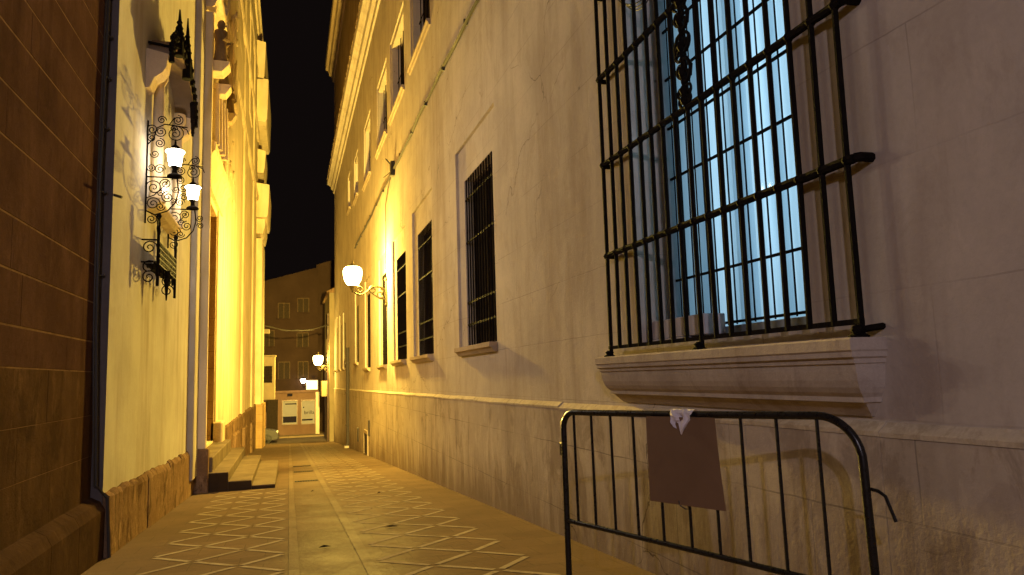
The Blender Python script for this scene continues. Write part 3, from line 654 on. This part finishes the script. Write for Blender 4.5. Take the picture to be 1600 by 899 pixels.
# shrine on the white wall: tile panel, arched hood with iron crest
SH = thing('wall_shrine', 'arched shrine hood with black iron crest over a framed tile panel on the white wall', 'shrine', (XL,12.5,3.9))
part('tile_panel', MB().bev(XL,-1.91,11.75,13.35,4.1,6.0,.01), M['tile'], SH)
for y in (11.55,13.45): part('column', MB().lathe([(.12,0),(.12,.1),(.075,.16),(.085,.9),(.07,1.75),(.12,1.85),(.12,1.98)], (-1.86,y,4.0), 14), M['carved'], SH, smooth=True)
part('ledge', MB().prism([(XL,3.85),(-1.84,3.9),(-1.78,3.98),(-1.78,4.02),(XL,4.03)], 11.35, 13.65), M['carved'], SH)
hoodm = MB(); n = 18; inn, out_ = [], []
for i in range(n+1):
    a = PI*i/n; inn.append((12.5 - 1.28*math.cos(a), 5.98 + .50*math.sin(a))); out_.append((12.5 - 1.40*math.cos(a), 6.04 + .56*math.sin(a)))
for i in range(n):
    a, b, c, d = inn[i], inn[i+1], out_[i+1], out_[i]
    for x in (XL, -1.52): pass
    f, w = -1.645, XL
    hoodm.add([(w,*a),(w,*b),(w,*c),(w,*d),(f,*a),(f,*b),(f,*c),(f,*d)], [(0,1,5,4),(3,7,6,2),(4,5,6,7)])
part('hood', hoodm, M['hood'], SH, smooth=True)
for y in (10.98,13.72): part('corbel', MB().prism([(XL,5.5),(-1.89,5.52),(-1.84,5.66),(-1.74,5.74),(-1.69,5.82),(-1.66,6.02),(XL,6.08)], y, y+.30), M['carved'], SH)
cr = MB()
for i in range(n+1):
    a = PI*i/n; y, z = 12.5 - 1.42*math.cos(a), 6.06 + .57*math.sin(a)
    h = random.uniform(.10,.2) + (.12 if 6 <= i <= 12 else 0)
    cr.tube([(-1.635,y,z-.12),(-1.635,y,z+h*.6),(-1.635,y+random.uniform(-.03,.03),z+h)], [.04,.028,.008], 6)
    cr.scroll((-1.635,y+.06,z+.08), (0,1,0), (0,0,1), .09, .02, 1.2, 0, .018, 5, 10, 1); cr.ball((-1.635,y,z+h*.5), .05, 7)
for y, h in ((11.75,.55),(12.65,.85)):
    z = 6.52; cr.tube([(-1.635,y,z-.2),(-1.635,y,z+.3*h),(-1.635,y+.02,z+.55*h),(-1.635,y,z+h)], [.075,.06,.035,.01], 7)
    for q in (.15,.3,.45,.62): cr.ball((-1.635,y,z+q*h), .085*(1.15-q), 8, .8); cr.tube([(-1.635,y-.12*(1-q),z+q*h+.06),(-1.635,y,z+q*h-.04),(-1.635,y+.12*(1-q),z+q*h+.06)], .016, 5)
cr.tube([(-1.635,13.55,5.65),(-1.635,13.57,6.25)], [.02,.06], 6)
for q in range(6): cr.ball((-1.635,13.56+.02*math.sin(q*2),5.72+.1*q), .035+.006*q, 6)
P = [(-1.635,12.5-1.41*math.cos(PI*i/24),6.05+.57*math.sin(PI*i/24)) for i in range(25)]; cr.tube(P, .03, 6)
part('iron_crest', cr, M['iron'], SH)
part('tie_rod', MB().tube([(XL,11.1,6.22),(-1.645,11.15,6.2)], .022, 6), M['iron'], SH)

# two white lanterns on scrollwork brackets either side of the shrine
def shrine_lantern(y, label):
    t = thing('bracket_lantern', label, 'lantern', (XL,y,4.2), 'white lanterns beside the shrine')
    b = MB(); U = (1,0,0); Z = (0,0,1); r = .0075; w = XL + .012
    b.tube([(w,y,3.62),(w,y,5.10)], .011, 6)
    b.tube([(w,y,4.285),(-1.50,y,4.285)], .010, 6)
    # quarter arc brace and scrolls below the arm
    b.tube([(w,y,3.80),(-1.82,y,3.74),(-1.66,y,3.80),(-1.56,y,3.92),(-1.52,y,4.08),(-1.54,y,4.285)], .010, 6)
    for cx, cz, q, a0, d, tn in ((-1.84,4.13,.11,PI,-1,1.9),(-1.69,4.19,.075,PI,-1,1.7),(-1.845,3.90,.095,0,1,1.9),(-1.66,4.00,.085,PI/2,1,1.9),(-1.75,3.86,.06,0,-1,1.6),(-1.46,4.14,.06,PI,1,1.7),(-1.45,4.01,.055,PI,-1,1.7),(-1.86,3.68,.075,PI/2,-1,1.8),(-1.75,4.05,.05,0,1,1.5)):
        b.scroll((cx,y,cz), U, Z, q, .012, tn, a0, r, 5, 16, d)
    b.tube([(w,y,3.98),(-1.84,y,4.02),(-1.74,y,4.12),(-1.66,y,4.24)], r, 5)
    # scrolls above and the crest over the lantern
    b.tube([(w,y,4.75),(-1.86,y,4.84),(-1.82,y,5.0),(-1.72,y,5.06),(-1.6,y,5.05),(-1.42,y,5.03)], .009, 6)
    for cx, cz, q, a0, d, tn in ((-1.88,4.97,.075,PI,-1,1.7),(-1.77,4.95,.08,PI,1,1.9),(-1.885,4.85,.06,PI/2,1,1.7),(-1.78,4.78,.07,PI/2,-1,1.9),(-1.76,5.12,.06,0,1,1.6),(-1.55,5.13,.075,PI/2,-1,1.9),(-1.58,4.93,.12,PI/2,-1,2.2),(-1.60,5.0,.05,0,1,1.4),(-1.84,4.62,.06,PI,1,1.6),(-1.88,4.42,.06,PI,1,1.7),(-1.77,4.40,.075,0,1,1.8)):
        b.scroll((cx,y,cz), U, Z, q, .012, tn, a0, r, 5, 16, d)
    b.tube([(-1.66,y,5.06),(-1.60,y,5.16),(-1.5,y,5.18)], r, 5); b.tube([(-1.5,y,5.03),(-1.43,y,5.0),(-1.40,y,4.93)], r, 5)
    part('bracket', b, M['iron'], t)
    c = (-1.575, y, 0)
    part('base', MB().lathe([(.10,4.29),(.10,4.31),(.08,4.33),(.035,4.35),(.03,4.40),(.042,4.43),(.066,4.448)], c, 16), M['iron'], t, smooth=True)
    part('globe', MB().lathe([(.066,4.45),(.08,4.465),(.096,4.56),(.102,4.635),(.128,4.665),(.116,4.68)], c, 20), M['white_l'], t, smooth=True)
    part('cap', MB().lathe([(.115,4.681),(.075,4.71),(.045,4.745),(.018,4.765),(.014,4.81),(.003,4.85)], c, 16), M['iron'], t, smooth=True)
    falloff_light('white_lamp', 'POINT', (-1.575,y,4.58), 1, (1,.84,.66), .08, (27, 0, 9))
shrine_lantern(11.2, 'nearer white glowing lantern on black scrollwork bracket left of the shrine')
shrine_lantern(13.25, 'farther white glowing lantern on black scrollwork bracket right of the shrine')
# iron flower stand under the shrine
FS = thing('iron_flower_stand', 'small black wrought iron flower stand fixed to the white wall below the lanterns', 'flower stand', (XL,11.85,3.0))
f = MB(); xf = -1.74

f.box(xf-.004,xf+.001,11.06,12.64,3.03,3.335)
for i in range(17): y = 11.07+.0965*i; f.box(xf+.002,xf+.012,y,y+.03,3.04,3.33)
for i in range(5): z = 3.02+.075*i; f.box(xf-.008,xf+.016,11.05,12.65,z,z+.018)
f.box(xf-.17,xf-.01,11.07,12.63,3.02,3.035)
part('tray', f, M['iron'], FS)
for y in (11.05,12.65):
    f = MB(); f.tube([(xf,y,2.72),(xf,y,3.66)], .02, 6); f.ball((xf,y,3.69), .035, 8, 1.3); f.tube([(XL,y,3.36),(xf,y,3.36)], .012, 5); f.tube([(XL,y,3.05),(xf,y,3.05)], .012, 5)
    for d in (1,-1): f.scroll((xf,y+d*.07,3.60), (0,1,0), (0,0,1), .06, .012, 1.4, PI/2, .009, 5, 12, d); f.tube([(xf,y+d*.01,3.62),(xf,y+d*.14,3.5),(xf,y+d*.02,3.36)], .008, 5)
    for z in (3.25,2.98,2.84): f.scroll((-1.85,y,z), (1,0,0), (0,0,1), .10, .012, 1.7, 0, .009, 5, 12, 1)
    part('side_scrollwork', f, M['iron'], FS)
f = MB().tube([(xf,11.85,3.04),(xf,11.85,2.6)], [.05,.008], 6); f.ball((xf,11.85,2.9), .05, 8); part('pendant', f, M['iron'], FS)
for y in (11.3,11.6,12.1,12.4): part('scroll', MB().scroll((xf,y,2.945), (0,1,0), (0,0,1), .08, .015, 1.6, PI/2, .009, 5, 12, 1), M['iron'], FS)

# ------------------------------------------------------------------ far end
EB = thing('end_building', 'dark reddish house closing the far end of the alley, shop fronts at street level', 'building', (.3,62,S(62)))
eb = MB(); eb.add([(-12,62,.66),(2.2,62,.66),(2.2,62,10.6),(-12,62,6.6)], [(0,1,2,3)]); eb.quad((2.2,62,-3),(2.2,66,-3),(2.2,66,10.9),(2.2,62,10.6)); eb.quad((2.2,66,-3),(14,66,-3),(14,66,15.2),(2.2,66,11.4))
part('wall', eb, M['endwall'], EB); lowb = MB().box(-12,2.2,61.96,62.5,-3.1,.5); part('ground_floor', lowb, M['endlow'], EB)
part('fascia', MB().prism([(-12,0),(2.25,0),(2.25,.0),(-12,.0)], 61.9, 62) if False else MB().box(-12,2.28,61.78,62.1,.5,.68), M['endlow'], EB)
part('pier', MB().bev(2.02,2.32,61.8,62.2,-3.0,.5,.02), M['sill'], EB)
for a, b, z0, z1 in ((-.85,-.05,6.4,7.6),(.65,1.45,6.9,8.0),(-1.9,-1.2,4.2,5.4),(.6,1.42,4.1,5.2),(-.8,0.,1.6,2.9),(.7,1.42,1.6,2.9)):
    w = part('window', MB().box(a,b,61.93,61.99,z0,z1), M['dark'], EB); f = MB()
    for q in ((a-.06,a,z0,z1),(b,b+.06,z0,z1),(a-.06,b+.06,z1,z1+.07),((a+b)/2-.03,(a+b)/2+.03,z0,z1)): f.box(q[0],q[1],61.9,61.99,q[2],q[3])
    part('frame', f, M['wood'], w); part('sill', MB().box(a-.12,b+.12,61.85,61.99,z0-.08,z0), M['endwall'], w)
def poster(a, b, z0, z1):
    w = part('shop_window', MB().box(a,b,61.93,61.955,z0,z1), M['poster'], EB); f = MB()
    for q in ((a-.07,a,z0-.08,z1+.1),(b,b+.07,z0-.08,z1+.1),(a,b,z1,z1+.1),(a,b,z0-.08,z0)): f.box(q[0],q[1],61.88,61.955,q[2],q[3])
    part('frame', f, M['framebr'], w); return w
w1 = poster(-.48,.58,-1.93,-.16); part('print_band', MB().box(-.46,.56,61.92,61.928,-1.82,-1.35), M['navy'], w1); part('print_band', MB().box(-.30,.56,61.92,61.928,-.42,-.33), M['navy'], w1)
w2 = poster(.97,1.93,-1.95,-.18); part('print_band', MB().box(.98,1.80,61.92,61.928,-1.72,-1.60), M['navy'], w2)
tx = bpy.data.curves.new('lettering', 'FONT'); tx.body = 'brilla'; tx.size = .40; tx.extrude = .002; tx.materials.append(M['navy'])
to = bpy.data.objects.new('lettering', tx); COL.objects.link(to)
bpy.context.view_layer.update()
me = bpy.data.meshes.new_from_object(to.evaluated_get(bpy.context.evaluated_depsgraph_get())); bpy.data.objects.remove(to)
to = bpy.data.objects.new('lettering', me); COL.objects.link(to); to.parent = w2; o_ = WL[EB.name]; to.rotation_euler = (PI/2,0,0); to.location = (1.13-o_[0], 61.922-o_[1], -1.22-o_[2])
part('dot', MB().ball((1.10,61.92,-.68), .05, 8), M['navy'], w2)
part('vent', MB().box(-.15,.25,61.93,61.957,.22,.44), M['navy'], EB)
part('doorway', MB().box(-1.7,-.85,61.93,61.957,-2.9,.0), M['dark'], EB)
L3 = thing('small_wall_lamp', 'small white lamp on the dark red house at the far end', 'lamp', (1.05,61.6,1.2))
part('globe', MB().lathe([(.08,-.12),(.2,.05),(.17,.2),(.04,.24)], (1.05,61.45,1.35), 14), M['white_l'], L3, smooth=True)
part('bracket', MB().tube([(1.2,61.95,.95),(1.15,61.6,.9),(1.05,61.45,1.0),(1.05,61.45,1.25)], .03, 6), M['iron'], L3); part('cap', MB().lathe([(.18,.2),(.05,.3),(.01,.4)], (1.05,61.45,1.35), 12), M['iron'], L3)
falloff_light('white_lamp', 'POINT', (1.05,61.45,1.4), 28, (1,.72,.45), .08)
SG = thing('lit_sign_box', 'small overexposed glowing sign box beside the far lamp', 'sign', (1.75,61.8,.75))
part('face', MB().box(1.32,2.16,61.70,61.72,.72,1.42), M['signlit'], SG); part('casing', MB().box(1.29,2.19,61.73,61.95,.69,1.45), M['sill'], SG)

FH = thing('pale_house', 'narrow pale house just beyond the far end of the right wall', 'house', (2.62,56,S(56)))
part('wall', MB().box(2.62,7,52.4,59.5,-3.2,7.4), M['farwall'], FH)
part('roof', MB().prism([(2.45,7.4),(2.45,7.5),(4.9,8.7),(7,7.5),(7,7.4)], 52.3, 59.7), M['rough'], FH)
part('door', MB().box(2.58,2.63,53.6,54.6,S(54)+.02,-.5), M['wood'], FH); part('drainpipe', MB().tube([(2.55,52.9,6),(2.55,52.9,S(53))], .06, 8), M['framebr'], FH)
mb_ = MB().bev(2.2,2.62,54.8,57.3,.25,1.35,.03); part('balcony', mb_, M['farwall'], FH)
br = MB()
for i in range(10): br.tube([(2.25,54.85+i*.26,1.35),(2.25,54.85+i*.26,2.1)], .015, 5)
br.box(2.22,2.28,54.8,57.3,2.1,2.15); part('railing', br, M['iron'], br and FH)
part('window', MB().box(2.58,2.625,55.2,56.6,1.4,3.4), M['dark'], FH)
part('window', MB().box(2.58,2.625,55.2,56.4,4.4,6.2), M['dark'], FH)

LH = thing('corner_house', 'pale house with enclosed balcony beyond the far end of the church', 'house', (-1.8,55,S(55)))
part('wall', MB().box(-9,-1.82,52.6,54.6,-3.2,5.2), M['farwall'], LH)
mi = part('enclosed_balcony', MB().bev(-1.82,-.92,52.9,54.3,.2,3.1,.03), M['farwall'], LH)
part('window', MB().box(-1.62,-1.12,52.86,52.91,1.35,2.45), M['dark'], mi)
gg = MB()
for i in range(5): gg.box(-1.62+i*.125-.01,-1.62+i*.125+.01,52.83,52.855,1.32,2.48)
for i in range(5): gg.box(-1.66,-1.08,52.82,52.83,1.40+i*.25,1.42+i*.25)
part('grille', gg, M['iron'], mi); part('cornice', MB().bev(-1.85,-.86,52.84,54.36,3.1,3.2,.02), M['farwall'], mi)
part('ledge', MB().bev(-1.82,-1.3,52.7,53.6,4.7,4.95,.02), M['farwall'], LH)
sw = MB(); P = []
for i in range(13): t = i/12; P.append((-1.6+4.2*t, 51.0+1.6*t, 5.05-.35*math.sin(PI*t)+.12*t))
sw.tube(P, .028, 5); sw.tube([(p[0],p[1]+.05,p[2]+.06*math.sin(i*1.3)) for i, p in enumerate(P)], .02, 5)
single('street_cable', sw, M['cable'], 'sagging cables strung across the far end of the alley', 'cable', (.4,51.8,4.9))

# parked car, nose showing beyond the church corner
CAR = thing('parked_car', 'silver hatchback with only its nose showing past the church corner', 'car', (-2.75,57,S(57)))
gz = S(57); cx = -2.75; y0, y1 = 56.15, 57.85
side = [(-2.0,.35),(-2.02,.75),(-1.9,1.0),(-1.3,1.42),(-.3,1.48),(.35,1.42),(1.05,1.0),(1.75,.88),(1.98,.72),(2.04,.5),(2.0,.3),(1.6,.22),(-1.6,.22)]
cars = MB(); secs = ((0,.93),(.12,1.0),(1.58,1.0),(1.7,.93)); vs = []; fs = []; ns = len(side)
for w, k in secs:
    for x, z in side: vs.append((cx + x*(.985 if k < 1 else 1), y0 + w + (0 if z < .95 else (.13 if w < .8 else -.13)*(z-.95)/.5), gz + .22 + (z-.22)*(k if z > .9 else 1)))
for i in range(3):
    for j in range(ns): fs.append((i*ns+j, i*ns+(j+1)%ns, (i+1)*ns+(j+1)%ns, (i+1)*ns+j))
fs.append(tuple(range(ns))); fs.append(tuple(3*ns+j for j in range(ns))[::-1]); cars.add(vs, fs)
part('body', cars, M['silver'], CAR, smooth=True)
part('windscreen', MB().quad((cx+.40,y0+.28,gz+1.41),(cx+1.04,y0+.16,gz+1.02),(cx+1.04,y1-.16,gz+1.02),(cx+.40,y1-.28,gz+1.41)).quad((cx+.41,y0+.28,gz+1.425),(cx+1.06,y0+.16,gz+1.03),(cx+1.06,y1-.16,gz+1.03),(cx+.41,y1-.28,gz+1.425)), M['carglass'], CAR)
part('side_window', MB().add([(cx-1.2,y0+.09,gz+1.36),(cx+.3,y0+.1,gz+1.37),(cx+.85,y0+.0,gz+1.02),(cx-1.6,y0+.0,gz+1.02)], [(0,1,2,3)]), M['carglass'], CAR)
for yy in (y0+.05, y1-.38): part('headlight', MB().bev(cx+1.80,cx+2.0,yy,yy+.33,gz+.62,gz+.80,.04), M['headl'], CAR)
part('bumper', MB().bev(cx+1.9,cx+2.09,y0+.08,y1-.08,gz+.28,gz+.50,.05), M['pipe'], CAR)
for x in (1.28,-1.28):
    for yy in (y0-.02, y1-.18):
        wpart = MB(); prof_ = [(.22,0),(.30,.02),(.32,.06),(.32,.14),(.30,.18),(.22,.20)]
        vs = []; fs = []; nn = 20
        for r_, d in prof_:
            for k in range(nn): a = 2*PI*k/nn; vs.append((cx+x+r_*math.cos(a), yy+d, gz+.32+r_*math.sin(a)))
        for i in range(len(prof_)-1):
            for k in range(nn): fs.append((i*nn+k, i*nn+(k+1)%nn, (i+1)*nn+(k+1)%nn, (i+1)*nn+k))
        wp = part('wheel', wpart.add(vs, fs), M['rubber'], CAR, smooth=True)
        rim = MB(); 
        for k in range(5): a = 2*PI*k/5; rim.tube([(cx+x,yy+.02,gz+.32),(cx+x+.22*math.cos(a),yy+.02,gz+.32+.22*math.sin(a))], .03, 6)
        part('rim', rim, M['silver'], wp)

# ------------------------------------------------------------------ crowd barrier with its cardboard sign
A0 = Vector((1.88,5.06,0)); A1 = Vector((2.607,2.97,0)); DV = A1 - A0; PN = Vector((-DV.y, DV.x, 0)).normalized()
if PN.x > 0: PN = -PN                                            # towards the alley
def bp_(s, z, off=0): q = A0 + DV*s + PN*off; return (q.x, q.y, z)
BR = thing('crowd_barrier', 'black tubular steel crowd barrier standing along the right wall', 'barrier', (2.24,4.0,S(4.0)))
fr = MB(); P = [bp_(0, S(5.06)+.04), bp_(0,.45), bp_(0,.95)]
R0 = .05
for i in range(1, 9): a = PI/2*i/8; P.append(bp_(R0*(1-math.cos(a)), .97+.118*math.sin(a)))
P += [bp_(.25,1.092), bp_(.5,1.098), bp_(.75,1.108)]
for i in range(0, 11): a = PI/2*i/10; P.append(bp_(.90+.10*math.sin(a), .90+.215*math.cos(a)))
P += [bp_(1.003,.6), bp_(1.006,.35), bp_(1.006, S(2.97)+.04)]
fr.tube(P, .021, 12); part('frame', fr, M['black'], BR, smooth=True)
part('lower_rail', MB().tube([bp_(0,.335), bp_(.5,.32), bp_(1.003,.30)], .017, 10), M['black'], BR, smooth=True)
for s in (.052,.134,.22,.314,.41,.508,.60,.690,.792,.898):
    zt = 1.09 + .02*s; part('bar', MB().tube([bp_(s+.004,.325), bp_(s,zt)], .0095, 8), M['black'], BR, smooth=True)
for s in (0.02, .985):
    f = MB(); q = A0 + DV*s; zf = S(q.y)+.022; f.tube([bp_(s,zf,-.26), bp_(s,zf+.035,-.15), bp_(s,zf+.05,0), bp_(s,zf+.035,.15), bp_(s,zf,.26)], .018, 8); f.tube([bp_(s,zf,-.26), bp_(s,zf+.01,-.28)], .022, 8); part('foot', f, M['black'], BR, smooth=True)
hk = MB().tube([bp_(1.0,.785), bp_(1.028,.775), bp_(1.042,.755), bp_(1.06,.645)], .0085, 7); part('hook', hk, M['black'], BR, smooth=True)
ey = MB().bev(*(lambda q: (q[0]-.02,q[0]+.02,q[1]+.02,q[1]+.05))(bp_(0,0)), .78,.87,.004); part('hook_eye', ey, M['black'], BR)
sg = MB(); nx_, nz_ = 10, 10; vs = []; fs = []
for off in (.034, .030):
    for i in range(nx_+1):
        for j in range(nz_+1):
            u, v = i/nx_, j/nz_; s = .382 + u*(.240+.014*(1-v)); z = (.571+.0*u) + v*(1.082-.571) + .006*u
            vs.append(bp_(s, z, off + .010*math.sin(PI*v)*math.sin(u*2.5) - .012*u*u*(1-v)))
n1_ = (nx_+1)*(nz_+1)
for k in (0, 1):
    for i in range(nx_):
        for j in range(nz_): q = k*n1_ + i*(nz_+1)+j; fs.append((q, q+nz_+1, q+nz_+2, q+1))
edge = [i*(nz_+1) for i in range(nx_+1)] + [nx_*(nz_+1)+j for j in range(1,nz_+1)] + [i*(nz_+1)+nz_ for i in range(nx_-1,-1,-1)] + [j for j in range(nz_-1,0,-1)]
for a, b in zip(edge, edge[1:]+edge[:1]): fs.append((a, b, b+n1_, a+n1_))
CS = thing('cardboard_sign', 'plain brown cardboard sheet tied to the front of the barrier', 'sign', bp_(.5,.571,.03))
part('sheet', sg.add(vs, fs), M['board'], CS, smooth=True)
part('tie', MB().tube([bp_(.492,.60,.046), bp_(.498,.575,.05), bp_(.508,.555,.03), bp_(.508,.55,-.01), bp_(.50,.585,.01)], .004, 5), M['cable'], CS)
# crumpled paper tied over the top tube
pc = MB()
C = lambda s, z, o: bp_(s, z, o)
random.seed(3); nu, nv = 12, 12
vs = []; fs = []
for j in range(nv+1):
    v = j/nv
    for i in range(nu+1):
        u = i/nu
        # strip hangs over the tube: v<.3 goes over the top, the rest hangs in front, narrowing into two tails
        wl = .470 + .012*v; wr = .545 + .006*math.sin(v*4)
        s_ = wl + (wr-wl)*u
        if v < .3: a = PI*(.75 - v/.3*.75); z = 1.098 + .032*math.sin(a); o = .032*math.cos(a)*1.2
        else:
            hang = .042 + .045*math.exp(-((u-.15)/.2)**2) + .075*math.exp(-((u-.8)/.13)**2)
            z = 1.098 - (v-.3)/.7*hang; o = .040 + .026*math.sin(7*u+3*v)*v + .010*math.sin(15*u-5*v)
        if v > .3: s_ += .012*(v-.3)*(1 if u < .5 else -1)
        vs.append(C(s_, z + random.uniform(-.002,.002), o + random.uniform(-.004,.004)))
for j in range(nv):
    for i in range(nu):
        q = j*(nu+1)+i; fs.append((q, q+1, q+nu+2)); fs.append((q, q+nu+2, q+nu+1))
pc.add(vs, fs); random.seed(11)
single('crumpled_paper', pc, M['cloth'], 'scrap of crumpled white paper tied over the top tube of the barrier', 'paper', bp_(.51,1.05,.05))

# litter on the paving
lt = MB()
for k, (x, y, l_) in enumerate(((.38,8.6,.07),(1.25,9.7,.09),(1.6,14.2,.04),(.45,15.5,.035))):
    lf = MB(); n_ = 6
    lf.add([(x-l_, y, S(y)+.012),(x-l_*.2,y+.03,S(y)+.03),(x+l_,y+.01,S(y)+.014),(x+l_*.1,y-.03,S(y)+.02),(x,y,S(y)+.035)], [(0,1,4),(1,2,4),(2,3,4),(3,0,4)])
    single('dead_leaf', lf, M['leaf'], ('thin dead leaf lying in the central channel nearest the camera','curled dead leaf on the right paving by the channel','dark scrap of leaf far out on the right-hand paving','small dark leaf in the far part of the channel')[k], 'leaf', (x,y,S(y)), 'dead leaves on the paving')

# lamp behind the photographer that throws the barrier's shadow on the wall
t = thing('wall_lantern', 'warm street lantern on the brown building behind the viewpoint', 'street lamp', (-2.07,-3.6,3.6))
street = MB()
part('bracket', MB().tube([(-2.07,-3.6,3.6),(-1.8,-3.6,3.75),(-1.45,-3.6,3.55),(-1.45,-3.6,3.7)], .03, 7), M['iron2'], t)
part('globe', MB().lathe([(.1,-.25),(.2,-.1),(.22,.1),(.05,.2)], (-1.45,-3.6,4.0), 18), M['sodium'], t, smooth=True)
part('cap', MB().lathe([(.2,.2),(.05,.32),(.01,.4)], (-1.45,-3.6,4.0), 14), M['iron2'], t)
falloff_light('street_lamp_light', 'POINT', (-1.45,-3.6,4.0), 70, (.95,.82,1.0), .06)
# light of the room behind the blue curtains
al = bpy.data.lights.new('room_light', 'AREA'); al.shape = 'RECTANGLE'; al.size = 4.0; al.size_y = 2.5; al.energy = 98; al.color = (.80,.92,1)
ao = bpy.data.objects.new('room_light', al); COL.objects.link(ao); ao.location = (4.4,4.7,3.6); ao.rotation_euler = (0, PI/2, 0)

# ------------------------------------------------------------------ world and camera
wd = bpy.data.worlds.new('World'); scene.world = wd; wd.use_nodes = True
bg = wd.node_tree.nodes['Background']; bg.inputs[0].default_value = (.0042,.0028,.0026,1); bg.inputs[1].default_value = 1.0
cam = bpy.data.cameras.new('camera'); co_ = bpy.data.objects.new('camera', cam); COL.objects.link(co_)
cam.sensor_width = 36; cam.lens = 36*1160/1600; cam.clip_end = 500; cam.clip_start = .05
yaw, pitch, roll = math.radians(16.78021520), math.radians(6.74104581), -math.radians(1.7)
F = Vector((math.sin(yaw)*math.cos(pitch), math.cos(yaw)*math.cos(pitch), math.sin(pitch))); Rv = Vector((math.cos(yaw), -math.sin(yaw), 0)); Uv = Rv.cross(F)
R2 = Rv*math.cos(roll) + Uv*math.sin(roll); U2 = -Rv*math.sin(roll) + Uv*math.cos(roll)
co_.matrix_world = Matrix(((R2.x,U2.x,-F.x,0),(R2.y,U2.y,-F.y,0),(R2.z,U2.z,-F.z,1.36),(0,0,0,1)))
scene.camera = co_
scene.view_settings.view_transform = 'Standard'; scene.view_settings.look = 'None'; scene.view_settings.exposure = 0
scene.render.engine = 'CYCLES'; c = scene.cycles
c.use_denoising = True; c.max_bounces = 8; c.diffuse_bounces = 5; c.glossy_bounces = 3; c.transparent_max_bounces = 12; c.transmission_bounces = 4; c.caustics_reflective = False; c.caustics_refractive = False; c.sample_clamp_indirect = 4; c.blur_glossy = 1
